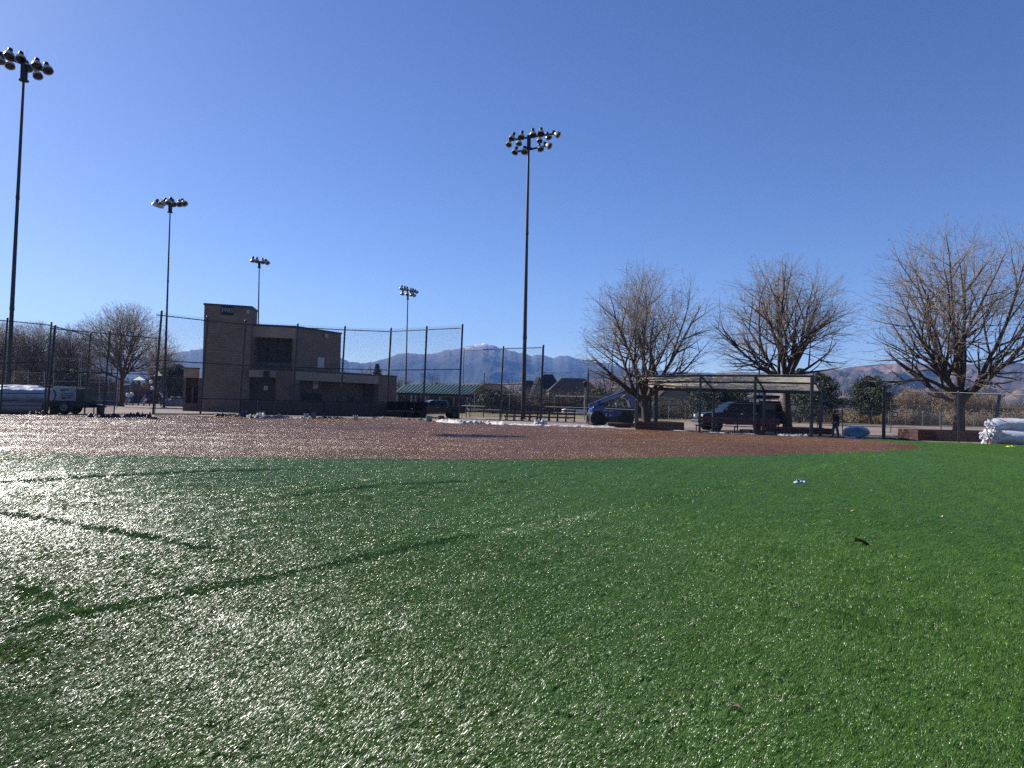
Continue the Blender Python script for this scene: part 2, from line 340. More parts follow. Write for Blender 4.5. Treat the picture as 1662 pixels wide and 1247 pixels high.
def make_turf():
    P=wedge(1900,2.2,49,4.0); inside=in_poly(P,[(p[0],p[1]) for p in turf_poly]) & ~in_poly(P,[(p[0],p[1]) for p in inf_poly]); P=P[inside]; n=len(P); d=P[:,1]
    k=np.clip(d/4.2,1,None)
    az=LEAN+lown(P,0.8,1)*0.35+lown(P,6,2)*0.25+rng.normal(0,0.28,n)
    tilt=lown(P,1.1,3)*0.06+lown(P,9,4)*0.07+rng.normal(0,0.07,n)-0.12+0.03*np.clip((P[:,1]-4)/8,0,1)-0.08*np.clip((5-P[:,1])/2.5,0,1)
    for pts,wd in SEAM_DARK:
        ds=seg_dist(P,[gp(*q) for q in pts]); wv=wd*np.clip(1+0.3*lown(P,5,9),0.6,1.6); m=ds<wv
        f=np.clip((wv-ds)/(0.8*wd),0,1)*(rng.random(n)<0.72)
        az=np.where(m,az+math.pi*0.8*np.sqrt(f),az); tilt=np.where(m,tilt-0.35*f,tilt)
    for pts,wd in SEAM_LIGHT:
        ds=seg_dist(P,[gp(*q) for q in pts]); m=(ds<wd*0.8)&(rng.random(n)<0.30); tilt=np.where(m,tilt-0.28,tilt)
    # the first rows along the infield edge stand a little flatter
    ds=seg_dist(P,[gp(*q) for q in INF_NEAR]); tilt=np.where(ds<0.30,tilt+0.12,tilt)
    rot=np.stack([rng.normal(0,0.10,n),tilt,az],1)
    s=rng.uniform(0.8,1.2,n); wx=np.minimum(k**0.62,3.0)
    scl=np.stack([s*wx,s*wx,s*np.clip(k,1,1.35)**0.6],1)
    gn_scatter('green_turf_blades',P,rot,scl,rng.integers(0,4,n),G_T,0.019,'glossy green artificial grass blades, glinting towards the left'); return n
def make_infield():
    P=wedge(1000,17,70,6.0); P=P[in_poly(P,[(p[0],p[1]) for p in inf_poly])]; n=len(P); d=P[:,1]
    az=LEAN+lown(P,0.5,5)*0.5+rng.normal(0,0.45,n)
    tilt=lown(P,0.7,6)*0.07+lown(P,2.5,7)*0.06+rng.normal(0,0.09,n)-0.06
    # rows brushed along the base line
    row=np.sin((P[:,1]+0.06*P[:,0])*1.7); tilt=tilt+0.07*row
    rot=np.stack([rng.normal(0,0.12,n),tilt,az],1); k=(d/6.0)**0.55; s=rng.uniform(0.8,1.2,n)
    scl=np.stack([s*k,s*k,s],1)
    gn_scatter('brown_turf_blades',P,rot,scl,rng.integers(0,3,n),B_T,0.025,'reddish brown artificial infield turf, glinting towards the left'); return n
print('tufts', make_turf(), make_infield())
# ------------------------------------------------------------------ mountains and foothills
def terrain_mat(name, low, high, rockc, snow):
    m=bpy.data.materials.new(name); m.use_nodes=True; n=m.node_tree.nodes; l=m.node_tree.links; b=n['Principled BSDF']; b.inputs['Roughness'].default_value=0.95; b.inputs['Specular IOR Level'].default_value=0.1
    g=n.new('ShaderNodeNewGeometry'); sp=n.new('ShaderNodeSeparateXYZ'); l.new(g.outputs['Position'],sp.inputs[0])
    n1=n.new('ShaderNodeTexNoise'); n1.inputs['Scale'].default_value=0.004; n1.inputs['Detail'].default_value=8; l.new(g.outputs['Position'],n1.inputs['Vector'])
    n2=n.new('ShaderNodeTexNoise'); n2.inputs['Scale'].default_value=0.022; n2.inputs['Detail'].default_value=8; n2.inputs['Roughness'].default_value=0.7; l.new(g.outputs['Position'],n2.inputs['Vector'])
    r=n.new('ShaderNodeValToRGB'); r.color_ramp.elements[0].position=0.42; r.color_ramp.elements[1].position=0.58; r.color_ramp.elements[0].color=low+(1,); r.color_ramp.elements[1].color=high+(1,); l.new(n1.outputs[0],r.inputs[0])
    mr=n.new('ShaderNodeMapRange'); mr.inputs[1].default_value=snow[0]; mr.inputs[2].default_value=snow[1]; l.new(sp.outputs[2],mr.inputs[0])
    ad=n.new('ShaderNodeMath'); ad.operation='MULTIPLY_ADD'; ad.inputs[1].default_value=2.6; ad.inputs[2].default_value=-1.3; l.new(n2.outputs[0],ad.inputs[0])
    a2=n.new('ShaderNodeMath'); a2.operation='ADD'; l.new(ad.outputs[0],a2.inputs[0]); l.new(mr.outputs[0],a2.inputs[1])
    rk=n.new('ShaderNodeMix'); rk.data_type='RGBA'; rk.inputs[7].default_value=rockc+(1,); l.new(mr.outputs[0],rk.inputs[0]); l.new(r.outputs[0],rk.inputs[6])
    sr=n.new('ShaderNodeValToRGB'); sr.color_ramp.elements[0].position=0.86; sr.color_ramp.elements[1].position=1.0; l.new(a2.outputs[0],sr.inputs[0])
    mx=n.new('ShaderNodeMix'); mx.data_type='RGBA'; mx.inputs[7].default_value=(0.62,0.62,0.66,1); l.new(sr.outputs[0],mx.inputs[0]); l.new(rk.outputs[2],mx.inputs[6]); l.new(mx.outputs[2],b.inputs['Base Color']); return m
def ridge_mesh(name, prof, d_ridge, d_base, material, amp, nx, ny, seed, depth_var):
    """a range whose crest, seen from the field, follows prof; slopes run down towards us and away behind"""
    xs=np.array([p[0] for p in prof],float); ys=np.array([p[1] for p in prof],float)
    X=np.linspace(xs[0],xs[-1],nx); Y=np.interp(X,xs,ys); V=[]; F=[]
    for i,(x,y) in enumerate(zip(X,Y)):
        dr=d_ridge*(1+depth_var*mnoise.noise(Vector((x*0.006,seed,0))))
        y+=1.3*mnoise.noise(Vector((x*0.11,seed,2)))+0.9*mnoise.noise(Vector((x*0.33,seed,4)))+0.5*mnoise.noise(Vector((x*0.8,seed,6))); top=px(x,y,dr); H=top.z
        for j in range(ny+6):
            t=j/ny
            dd=d_base+(dr-d_base)*min(t,1)+(max(t-1,0))*(dr-d_base)*1.2
            wx=top.x/dr*dd if t<=1 else top.x+(dd-dr)*top.x/dr
            base=H*(max(0,t)**1.15) if t<=1 else H*max(0,1-(t-1)*4.5)
            p=Vector((wx,dd,0)); f=amp
            q=Vector((p.x,p.y,0))*(1/(d_ridge*0.09)); rr=0
            a=1.0
            for o in range(5):
                rr+=a*(1-abs(2*mnoise.noise(q+Vector((seed,o*7.1,0)))) -0.62); q=q*2.03; a*=0.52
            env=math.sin(math.pi*min(1,max(0,t)))**0.7 if t<1 else 0.0
            small=mnoise.noise(Vector((p.x,p.y,0))*(1/(d_ridge*0.006)))*H*0.012
            V.append((p.x,p.y,base+f*H*rr*env+small*(t>0.05)-3*(t<0.02)))
    nj=ny+6
    for i in range(nx-1):
        for j in range(nj-1): F.append((i*nj+j,(i+1)*nj+j,(i+1)*nj+j+1,i*nj+j+1))
    V=np.array(V); V[:,2]=np.maximum(V[:,2],-0.8)
    me=mesh_np(name,V,F,material,smooth=True); o=link(name,me); tag(o,kind='structure'); return o
PEAK=[(-700,590),(-300,578),(-60,572),(60,574),(150,575),(190,577),(230,579),(250,581),(270,575),(285,573),(300,571),(315,568),(330,566),(400,560),(470,566),(551,580),(562,585),(575,588),(590,590),(610,586),(625,583),(640,577),(660,573),(675,574),(690,575.5),(703,574),(715,571),(730,568),(745,566),(757,562.5),(765,561),(775,558.5),(785,557.5),(797,559),(806,563),(818,567),(830,569.5),(850,574),(863,578.5),(872,575.5),(885,577),(897,581.5),(905,579),(918,577),(930,579.5),(945,585),(955,584),(965,588),(990,592),(1020,597),(1060,601),(1100,604),(1180,606),(1300,603),(1500,600),(1800,600),(2400,610)]
MT=terrain_mat('mountain_slope',(0.022,0.036,0.036),(0.045,0.050,0.042),(0.17,0.135,0.12),(285.0,520.0))
ridge_mesh('mountains',PEAK,6200,3600,MT,0.13,1500,44,3.3,0.02)
FOOT=[(-900,640),(-200,634),(0,632),(120,628),(200,622),(300,624),(420,628),(560,628),(700,626),(820,622),(900,618),(960,616),(1010,614),(1060,611),(1110,607),(1150,607),(1200,603.5),(1240,605),(1280,601),(1310,603),(1330,603),(1370,598),(1400,593.5),(1440,591),(1470,588.5),(1500,590.5),(1540,594),(1580,590.5),(1620,587),(1662,591),(1750,586),(1900,582),(2200,590),(2500,600)]
MF=terrain_mat('foothill_slope',(0.055,0.050,0.032),(0.19,0.125,0.09),(0.17,0.11,0.085),(900.0,1500.0))
ridge_mesh('hills',FOOT,2900,1500,MF,0.26,900,44,8.1,0.06)

# haze: one closed box round camera and scene
hb=MB(); hb.box((0,3350,330),(13800,7400,662)); hm=bpy.data.materials.new('haze_air'); hm.use_nodes=True; hn=hm.node_tree.nodes
hn.remove(hn['Principled BSDF']); pv=hn.new('ShaderNodeVolumePrincipled'); pv.inputs['Density'].default_value=0.9e-4; pv.inputs['Color'].default_value=(0.20,0.42,1.0,1); pv.inputs['Anisotropy'].default_value=0.0
hm.node_tree.links.new(pv.outputs[0],hn['Material Output'].inputs['Volume'])
hz=hb.obj('haze',hm); tag(hz,'thin pale blue air between the field and the mountains',kind='stuff'); hm.cycles.homogeneous_volume=True if hasattr(hm.cycles,'homogeneous_volume') else None

# ------------------------------------------------------------------ light poles
def floodlight(pole, p, aim, s=1.0):
    """spun reflector with a ballast housing on its back; p is the point where it hangs"""
    s*=0.9
    aim=Vector(aim).normalized(); p=Vector(p)
    b=MB(); b.lathe(p,aim,[(0,0.10*s),(0.06*s,0.2*s),(0.16*s,0.30*s),(0.32*s,0.385*s),(0.52*s,0.41*s),(0.56*s,0.42*s),(0.57*s,0.39*s),(0.40*s,0.36*s),(0.1*s,0.12*s)],16)
    r=b.obj('floodlight',M_alu,pole)
    c=MB(); c.lathe(p-aim*0.02*s,-aim,[(0,0.001),(0,0.17*s),(0.06*s,0.19*s),(0.34*s,0.19*s),(0.38*s,0.15*s),(0.38*s,0.001)],12); c.obj('ballast_housing',M_dark,r)
    v=MB(); v.lathe(p+aim*0.50*s,aim,[(0,0.30*s),(0.001,0.0)],12); v.obj('lens',M_glassd,r)
def light_pole(label, bx, tx, ty, d, r0, r1, lamps, arms, joints=(0.3,0.62)):
    """base under pixel column bx, top at (tx,ty), depth d; lamps: (x, y, dd, aim, s)"""
    base=W(bx,d); top=px(tx,ty,d)
    t=thing('light_pole',label,'light pole',base,0,'floodlight poles around the ballfields')
    tp=top-base; segs=[0]+list(joints)+[1]
    for k in range(len(segs)-1):
        a,b=segs[k],segs[k+1]; ra=r0+(r1-r0)*a; rb=r0+(r1-r0)*b
        m=MB(); m.tube(tp*a,tp*b,ra*1.06,rb,14); 
        if k: m.tube(tp*a-Vector((0,0,0.25)),tp*a+Vector((0,0,0.12)),ra*1.22,ra*1.15,14)
        m.obj('pole_section',M_polesteel,t)
    m=MB(); m.box((0,0,0.04),(r0*3.4,r0*3.4,0.08)); m.obj('base_plate',M_polesteel,t)
    for x0,y0,d0,x1,y1,d1 in arms:
        m=MB(); m.bar(px(x0,y0,d+d0)-base,px(x1,y1,d+d1)-base,0.16); m.obj('cross_arm',M_dark,t)
    for x,y,dd,aim,s in lamps: floodlight(t,px(x,y,d+dd)-base,aim,s)
    bx2=MB(); bx2.box(tp+Vector((0,0,-0.55)),(0.42,0.42,1.3)); bx2.tube(tp+Vector((0,0,-1.35)),tp+Vector((0,0,-1.28)),0.42,0.42,12); bx2.obj('junction_box',M_dark,t)
    ro=MB(); ro.tube(tp,tp+Vector((0.2,0,1.5)),0.012,0.006,5); ro.obj('lightning_rod',M_dark,t)
    return t
dn=(0.25,-0.35,-1)
light_pole('tall floodlight pole at the far left edge, its lamp bar cut off by the frame',12,39.5,108,66,0.20,0.10,
 [(16,85,0,(0.25,-0.5,-1),1.25),(34,90.5,0,(0.35,-0.5,-1),1.25),(60,101,0,(0.35,-0.5,-1),1.25),(76,108,0,(0.5,-0.4,-1),1.25),
  (16,101,0.6,(0.35,-0.4,-1),1.15),(44,105,0.7,(0.5,-0.3,-1),1.15),(60,117.5,0.6,(0.5,-0.4,-1),1.15),(1,92,0.2,(0.1,-0.3,-1),1.2),(-16,78,0,(0.25,-0.5,-1),1.2)],
 [(-22,84,0,82,119,0)])
light_pole('floodlight pole left of the block tower, behind the high backstop netting',266.5,276.5,331,110,0.19,0.085,
 [(254,328,0,(-0.5,0.2,-1),1.35),(261,330,0.5,(-0.3,0.4,-1),1.35),(267,326,0,(-0.4,-0.3,-1),1.35),(276,325,0,(-0.1,-0.6,-1),1.45),(281,328,0.5,(0.4,-0.5,-1),1.3),(291,328,0,(0.4,-0.6,-1),1.3),(297,327,0.5,(0.8,-0.4,-1),1.35)],
 [(252,330,0,301,331,0)])
light_pole('short-looking distant floodlight pole with four lamps rising behind the block tower',417,421,425,153,0.18,0.10,
 [(410.5,420,0,(0.1,-0.4,-1),1.4),(417,421,0,(0.2,-0.5,-1),1.4),(426.5,422.5,0,(0.3,-0.5,-1),1.4),(432.5,424,0,(0.7,-0.4,-1),1.4)],
 [(410,423,0,434,426,0)])
light_pole('distant floodlight pole with two lamp rows seen through the backstop, left of the snowy peak',658,662,478,188,0.2,0.12,
 [(652,466,0,(-0.2,-0.4,-1),1.4),(657,467,0,(0.1,-0.4,-1),1.4),(661,468,0,(0.1,-0.4,-1),1.3),(667,470,0,(0.2,-0.4,-1),1.3),(671,471,0,(0.4,-0.4,-1),1.3),(675,472.5,0,(0.8,-0.4,-1),1.3),
  (653.5,474.5,0,(-0.1,-0.4,-1),1.4),(661,475,0.6,(0,-0.4,-1),1.4),(667,476.5,0,(0.4,-0.4,-1),1.3),(671,478,0,(0.8,-0.3,-1),1.3)],
 [(651,468,0,677,474,0),(653,477.5,0,673,480,0)])
light_pole('tallest central floodlight pole with a two-row lamp cluster, right of the snowy peak',849.5,858.5,222,79,0.245,0.115,
 [(833,220,0,(-0.35,-0.3,-1),1.0),(847,217.5,0,(-0.1,-0.4,-1),1.05),(865,214,0,(0.05,-0.4,-1),1.1),(878,212.5,0,(0.0,-0.5,-1),1.1),
  (889,219,0.3,(0.35,-0.4,-1),0.95),(901,216,0,(1.0,-0.5,-0.85),1.05),(827,231,0.8,(-0.2,-0.5,-1),0.95),(843,229,0.8,(-0.1,-0.4,-1),0.95),(876,225,0.8,(0,-0.5,-1),0.9),
  (837.5,243,0,(-0.3,-0.4,-1),1.0),(851.5,242,0,(-0.05,-0.5,-1),1.05),(876,238,0,(0.3,-0.5,-1),1.0),(887,234.5,0,(0.9,-0.5,-0.7),1.05)],
 [(826,228,0,902,217,0),(838,246.5,0,862,242.5,0),(862,242.5,0,890,236,0)],(0.29,0.66))
light_pole('thin distant floodlight pole standing behind the crown of the middle bare tree',1232,1233,506,215,0.28,0.15,
 [(1228,502,0,(-0.2,-0.4,-1),1.4),(1233,502,0.4,(0.1,-0.4,-1),1.4),(1238,503,0,(0.3,-0.4,-1),1.5)],[(1226,506,0,1241,506,0)])

# ------------------------------------------------------------------ fences
def wires(name, p, q, z0a, z1a, z0b, z1b, sp, r, material, parent):
    """chain-link between two posts: crossing diagonal wires"""
    p=Vector(p); q=Vector(q); L=(Vector((q.x,q.y,0))-Vector((p.x,p.y,0))).length; ux=(q.x-p.x)/L; uy=(q.y-p.y)/L
    P0=[];P1=[]
    H=max(z1a-z0a,z1b-z0b)
    def zl(s): return z0a+(z0b-z0a)*s/L
    def zh(s): return z1a+(z1b-z1a)*s/L
    step=sp*1.414; k=-H
    while k<L:
        for sgn in (1,-1):
            # line starts at bottom s=k (sgn 1) rising; for -1 mirrored
            s0,s1=max(k,0),min(k+H,L)
            if s1-s0<0.02: continue
            a0,a1=s0-k,s1-k
            if sgn==1: c=[(s0,zl(s0)+a0*(zh(s0)-zl(s0))/H),(s1,zl(s1)+a1*(zh(s1)-zl(s1))/H)]
            else: c=[(s0,zh(s0)-a0*(zh(s0)-zl(s0))/H),(s1,zh(s1)-a1*(zh(s1)-zl(s1))/H)]
            P0.append((p.x+ux*c[0][0],p.y+uy*c[0][0],c[0][1])); P1.append((p.x+ux*c[1][0],p.y+uy*c[1][0],c[1][1]))
        k+=step
    P0=np.array(P0);P1=np.array(P1); V,F=tubes(P0,P1,np.full(len(P0),r),np.full(len(P0),r),3)
    o=link(name,mesh_np(name,V,F,material),parent); stuff(o); return o
def fence(name, label, cat, posts, rails, material, wmat, pr=0.045, rr=0.022, sp=0.085, wr=0.0026, mesh=True, group=None, mesh_lo=0.05, skip=()):
    """posts: (x, d, z_top[, lean_x]); rails: heights as fractions or list of (z at each post)"""
    o0=W(posts[0][0],posts[0][1]); t=thing(name,label,cat,o0,0,group)
    pts=[W(p[0],p[1])-o0 for p in posts]
    for a,p in zip(pts,posts):
        m=MB(); lean=Vector((p[3] if len(p)>3 else 0,0,0)); r=p[4] if len(p)>4 else pr
        top=a+Vector((0,0,p[2]))+lean; m.tube(a,top,r,r,8); m.lathe(top,(0,0,1),[(0,r*1.15),(0.05,r*1.1),(0.09,0.01)],8); m.obj('post',material,t)
    for rl in rails:
        for i in range(len(pts)-1):
            if i in skip: continue
            za=rl[i] if isinstance(rl,(list,tuple)) else posts[i][2]*rl
            zb=rl[i+1] if isinstance(rl,(list,tuple)) else posts[i+1][2]*rl
            if za is None or zb is None: continue
            m=MB(); mid=(pts[i]+pts[i+1])/2
            m.tube(pts[i]+Vector((0,0,za)),pts[i+1]+Vector((0,0,zb)),rr,rr,6); m.obj('rail',material,t)
    if mesh:
        for i in range(len(pts)-1):
            if i in skip: continue
            wires('chain_link',pts[i],pts[i+1],mesh_lo,posts[i][2]-0.06,mesh_lo,posts[i+1][2]-0.06,sp,wr,wmat,t)
    return t,pts
def dfrom(x,y,H): return (H-EYE)*FPX/(hy(x)-y)
# high backstop
BS=[(258,505),(333,514),(395,520.5),(480,526),(557,530),(632,533),(690,530),(748,527)]
HB=9.6; bsp=[]
LEANX={258:0.5,333:0.42,395:0.4,480:0.4,557:0.32,632:0.28,690:0.2,748:0.2}
for x,y in BS:
    d=dfrom(x,y,HB); bsp.append((x-LEANX[x]*FPX/d*1.0,d,HB,LEANX[x],0.10))
bs,bpts=fence('backstop','tall black backstop of posts, rails and netting in front of the block building','backstop',bsp,
   [[HB-0.35]*8,[5.05]*8,[1.55]*8,[0.06]*8],M_black,M_wireb,0.055,0.05,0.10,0.0044)
# padded wall along the foot of the backstop
for i in range(2,6):
    a,b=bpts[i],bpts[i+1]; u=(b-a).normalized()
    nseg=3
    for k in range(nseg):
        m=MB(); p=a+(b-a)*(k/nseg)+u*0.03; q=a+(b-a)*((k+1)/nseg)-u*0.03; m.wall(p,q,0.1,1.45,0.09,1); m.obj('wall_pad',mat('dark_maroon_pad',(0.022,0.013,0.018),0.5,0,0.3,3),bs,0.02)
kb=MB(); kb.bar(bpts[0]+Vector((0,-0.1,0.06)),bpts[3]+Vector((0,-0.1,0.06)),0.2,0.12); kb.obj('kerb_board',M_dark,bs)
# wing fence left of the backstop
d1=dfrom(258,547,7.2); zt=7.2
fence('wing_fence','black side fence with chain-link, left of the backstop and right of the generator trailer','fence',
  [(85-8,58.5,7.2,0.42,0.09),(175-6,dfrom(175,538,7.2),7.2,0.3,0.07),(252,66.5,7.1,0.3,0.03)],[[7.0]*3,[3.55,3.6,3.7],[1.05,1.1,1.2],[0.08]*3],M_black,M_wireb,0.07,0.042,0.10,0.0034)
fence('side_fence','black chain-link fence crossing the far left edge in front of the wrapped rolls','fence',
  [(-150,46,7.0,0.2),(-70,51,7.0,0.3),(1,dfrom(5,517,7.2),7.2,0.3),(72,dfrom(77,524,7.2),7.2,0.35),(143-5,dfrom(143,531,7.2)+4,7.0,0.3),(190-4,72,6.4,0.3)],
  [[6.9,6.9,7.05,7.05,6.9,6.3],[3.7,3.7,3.9,4.2,None,None],[1.7,1.7,1.7,1.75,None,None],[0.75,0.75,0.78,0.8,None,None]],M_black,M_wireb,0.065,0.038,0.11,0.0032)
# fence right of the backstop
HR=7.2
fence('wing_fence','black stepped fence with chain-link between the backstop and the blue machine','fence',
  [(750,dfrom(748,566,HR),HR-0.1,0.1,0.03),(812,dfrom(815,563,HR),HR,0.2,0.075),(877.5,dfrom(879,561,HR),HR,0.15,0.10)],
  [[HR-0.2]*3,[3.55]*3,[1.35]*3,[0.07]*3],M_black,M_wireb,0.07,0.042,0.10,0.0034)
fence('dugout_fence','lower black chain-link fence from the bleachers to the dugout canopy','fence',
  [(879,68.3,4.75,0,0.03),(953,64.2,4.85,0.05,0.08),(1032,54.6,4.5,0.05,0.08)],[[4.7,4.7,4.35],[1.45,1.45,1.4],[0.07]*3],M_black,M_wireb,0.05,0.03,0.09,0.003)
# right-hand fence, near
fence('sideline_fence','tall chain-link fence from the black post beside the blue roll to the right edge','fence',
  [(1434.5,46.6,3.12,0.0,0.11),(1556,40.6,2.83,0.0,0.05),(1700,35.5,2.62,0.0,0.045),(1870,31.5,2.6,0,0.045)],[[2.95,2.80,2.6,2.58]],M_black,M_wire,0.05,0.024,0.075,0.0021)
fence('dugout_side_fence','chain-link fence behind the walking person, ending at the black post','fence',
  [(1327,51,2.45,0,0.03),(1367.5,50.5,2.38,0,0.035),(1434,47.5,2.3,0,0.03)],[[2.33,2.28,2.2]],M_black,M_wire,0.04,0.02,0.075,0.0021)
fence('middle_fence','thin dark chain-link fence with the white distance sign, behind the right planter','fence',
  [(1446,57,2.3,0,0.035),(1527.5,54,2.2,0,0.035),(1612,51.5,2.15,0,0.035),(1720,48,2.1,0,0.035)],[[2.2,2.15,2.08,2.03]],M_steelgrey,M_wire,0.035,0.02,0.09,0.0021)
# leaning post
lp=thing('leaning_post','black post leaning left behind the stacked white rolls','post',W(1611,43.5))
m=MB(); a=Vector((0,0,0)); b=px(1622.5,641,43.5)-W(1611,43.5); m.bar(a,b,0.13); m.obj('shaft',M_black,lp)
m=MB(); m.box(b+Vector((0.02,0,0.04)),(0.5,0.1,0.08)); m.obj('cap_plate',M_black,lp)
# far silver fence along the car park
N=26; xs=[1085+i*27.5 for i in range(N)]
fence('car_park_fence','low silver chain-link fence along the far side of the pavement on the right','fence',
  [(x,86-0.05*i,1.62) for i,x in enumerate(xs)],[[1.58]*N],M_galv,M_wire,0.03,0.024,0.16,0.003)
# ballfield fences beyond, centre
fence('far_fence','pale railed fence across the dry field between the pavilion and the blue machine','fence',
  [(770,112,3.1),(827,111,3.1),(900,108,3.0),(948,104,2.95),(1030,100,2.9)],[[3.05,3.05,2.95,2.9,2.85],[0.5]*5],M_galv,M_wire,0.05,0.03,0.2,0.004)
fence('pavilion_fence','dark post-and-rail fence in front of the green-roofed pavilion','fence',
  [(757,84,2.0),(763,83.5,2.0),(785,82,5.1),(815,80,2.0)],[[0.95]*4,[0.25]*4],M_black,M_wireb,0.05,0.03,0.12,0.003)
# batting cage and pale rails at left
for lab,posts,rails in [
  ('pale batting cage frame standing between the generator trailer and the big bare tree',[(130,96,9.2),(161,97,8.9),(190,98,9.0)],[[9.1,8.8,8.9],[4.7,4.7,4.7],[1.0,1.0,1.0]]),
  ('low pale-railed fence behind the far left light pole',[(-30,104,4.9),(22,106,4.9),(45,107,4.9),(71,108,4.9)],[[4.85]*4,[1.3]*4]),
  ('low pale-railed fence right behind the generator trailer',[(86,120,7.8),(127,121,7.9)],[[7.7]*2,[3.9]*2]),
  ('pale-railed fence in front of the playground',[(141,118,3.9),(176,119,3.9),(211,120,3.9)],[[3.8]*3,[2.2]*3,[0.5]*3])]:
    fence('far_fence',lab,'fence',posts,rails,M_galv,M_wire,0.045,0.045,0.22,0.004)

# ------------------------------------------------------------------ block building
bld=thing('concession_building','two-storey tan block building with a tall square tower and a dark upper opening','building',(0,0,0))
def V2(v): return (v[0],v[1])
A=W(327,85);B=W(404,87);C=W(413.5,91);D=A+(C-B); zT=HH(327,495,85)
def ring(mb,poly,z0,z1,t,out):
    n=len(poly)
    for i in range(n):
        p=Vector(poly[i]);q=Vector(poly[(i+1)%n]); mb.wall(p,q,z0,z1,t,1)
tw=MB(); tw.prism([V2(A),V2(B),V2(C),V2(D)],0,zT); tw.obj('tower_wall',M_block,bld)
def coping(poly,z,parent,h=0.22,o=0.06):
    c=Vector((sum(p[0] for p in poly)/len(poly),sum(p[1] for p in poly)/len(poly))); out=[]
    for p in poly:
        v=Vector((p[0],p[1]))-c; out.append(tuple(c+v*(1+o/v.length*2)))
    m=MB(); m.prism(out,z,z+h); return m.obj('roof_coping',M_coping,parent)
coping([V2(A),V2(B),V2(C),V2(D)],zT,bld)
E=W(403,88.2);F_=W(477,89.6);G=W(551,97.5);Hh=G+Vector((-7,5,0));I=E+Vector((-2,9,0))
z2=HH(478,532,89.6); z1=HH(478,601,89.6)
u=(F_-E).normalized(); nin=Vector((-u.y,u.x,0))
FI=F_+nin*1.6; EI=E+nin*1.6
ub=MB(); ub.prism([V2(p) for p in (EI,FI,F_,G,Hh,I)],z1,z2-0.001); ub.obj('upper_wall',M_block,bld)
fz=z2-1.35; fa=MB(); fa.wall(E,F_-u*0.02,fz,z2,1.58,1); fa.obj('fascia',M_stucco,bld)
jm=MB(); jm.wall(E,E+u*0.5,z1,fz,1.58,1); jm.obj('pier',M_block,bld); jm=MB(); jm.wall(F_-u*0.35,F_-u*0.02,z1,fz,1.58,1); jm.obj('pier',M_block,bld)
sl=MB(); sl.wall(E+u*0.5,F_-u*0.35,z1,z1+0.85,0.9,1); sl.obj('sill_wall',M_steelgrey,bld)
wn=MB(); wn.wall(E+u*0.9+nin*1.45,F_-u*0.6+nin*1.45,z1+0.85,fz-0.05,0.1,1); wno=wn.obj('window',M_shutter,bld)
for k in range(1,4):
    q=E+u*(0.9+(4.4)*k/4)+nin*1.40; m=MB(); m.box((q.x,q.y,(z1+0.85+fz)/2),(0.07,0.05,fz-z1-0.95)); m.obj('mullion',M_dark,wno)
coping([V2(p) for p in (E,F_,G,Hh,I)],z2,bld)
# lower storey
J=W(403,86.2);K=W(447,86.7);L=W(479,87.3);Mx=W(643,103.2);Nn=Mx+Vector((-9,7,0));Oo=A+Vector((3,9,0))
zl=HH(480,601,87.3); fl=HH(480,617,87.3)
u1=(K-J).normalized(); n1=Vector((-u1.y,u1.x,0)); u2=(Mx-L).normalized(); n2=Vector((-u2.y,u2.x,0))
P1=L+u2*((W(612,100)-L).length)
bk=MB(); bk.wall(K,L,0,zl,0.25,1); bk.wall(P1,Mx,0,zl,0.25,1); bk.wall(L,L+u2*0.6,0,fl,0.25,1)
bk.obj('lower_wall',M_brick,bld)
fa=MB(); fa.wall(J,K-u1*0.01,HH(425,612.5,86.5),zl,0.3,1); fa.obj('fascia',M_stucco,bld)
fa=MB(); fa.wall(L+u2*0.01,P1,fl,zl,0.3,1); fa.obj('fascia',M_stucco,bld)
rc=MB(); rc.wall(L+n2*2.6+u2*0.2,P1+n2*2.6,0,fl,0.25,1); rc.wall(P1-u2*0.02+n2*0.25,P1-u2*0.02+n2*2.6,0,fl,0.2,1); rc.wall(L+u2*0.3+n2*0.3,L+u2*0.3+n2*2.6,0,fl,0.2,-1); rc.obj('recess_wall',M_brick,bld)
for s,wd,zz in ((9.5,1.0,2.2),(11.6,1.0,2.2)):
    dm=MB(); dm.wall(L+n2*2.57+u2*s,L+n2*2.57+u2*(s+wd),0.02,zz,0.06,-1); dr=dm.obj('door',mat('dark_green_door',(0.02,0.028,0.025),0.5),bld,0.01)
    hm_=MB(); q=L+n2*2.46+u2*(s+0.12); hm_.box((q.x,q.y,1.0),(0.12,0.08,0.04)); hm_.obj('handle',M_galv,dr)
cw=MB(); cw.wall(L+n2*2.56+u2*3.4,L+n2*2.56+u2*6.8,1.1,2.5,0.05,-1); cw.obj('counter_shutter',M_shutter,bld)
dw=MB(); dw.wall(J+n1*1.6+u1*0.05,K+n1*1.6,0,HH(425,612.5,86.5),0.2,1); dw.obj('recess_wall',mat('dark_green_panel',(0.024,0.03,0.026),0.6,0,0.4,2),bld)
ro=MB(); ro.prism([V2(p) for p in (J,K,L,Mx,Nn,Oo)],zl-0.12,zl-0.02); ro.obj('roof',M_coping,bld)
coping([V2(p) for p in (J,K,L,Mx,Nn,Oo)],zl,bld,0.12)
bw=MB(); bw.wall(Nn,Mx,0,zl-0.15,0.2,-1); bw.wall(Oo,Nn,0,zl-0.15,0.2,-1); bw.obj('rear_wall',M_block,bld)
hd=MB(); q=J+u1*2.0-n1*0.2; hd.box((q.x,q.y,HH(425,609,86.5)),(0.55,0.4,0.95)); hd.obj('extractor_hood',M_dark,bld)
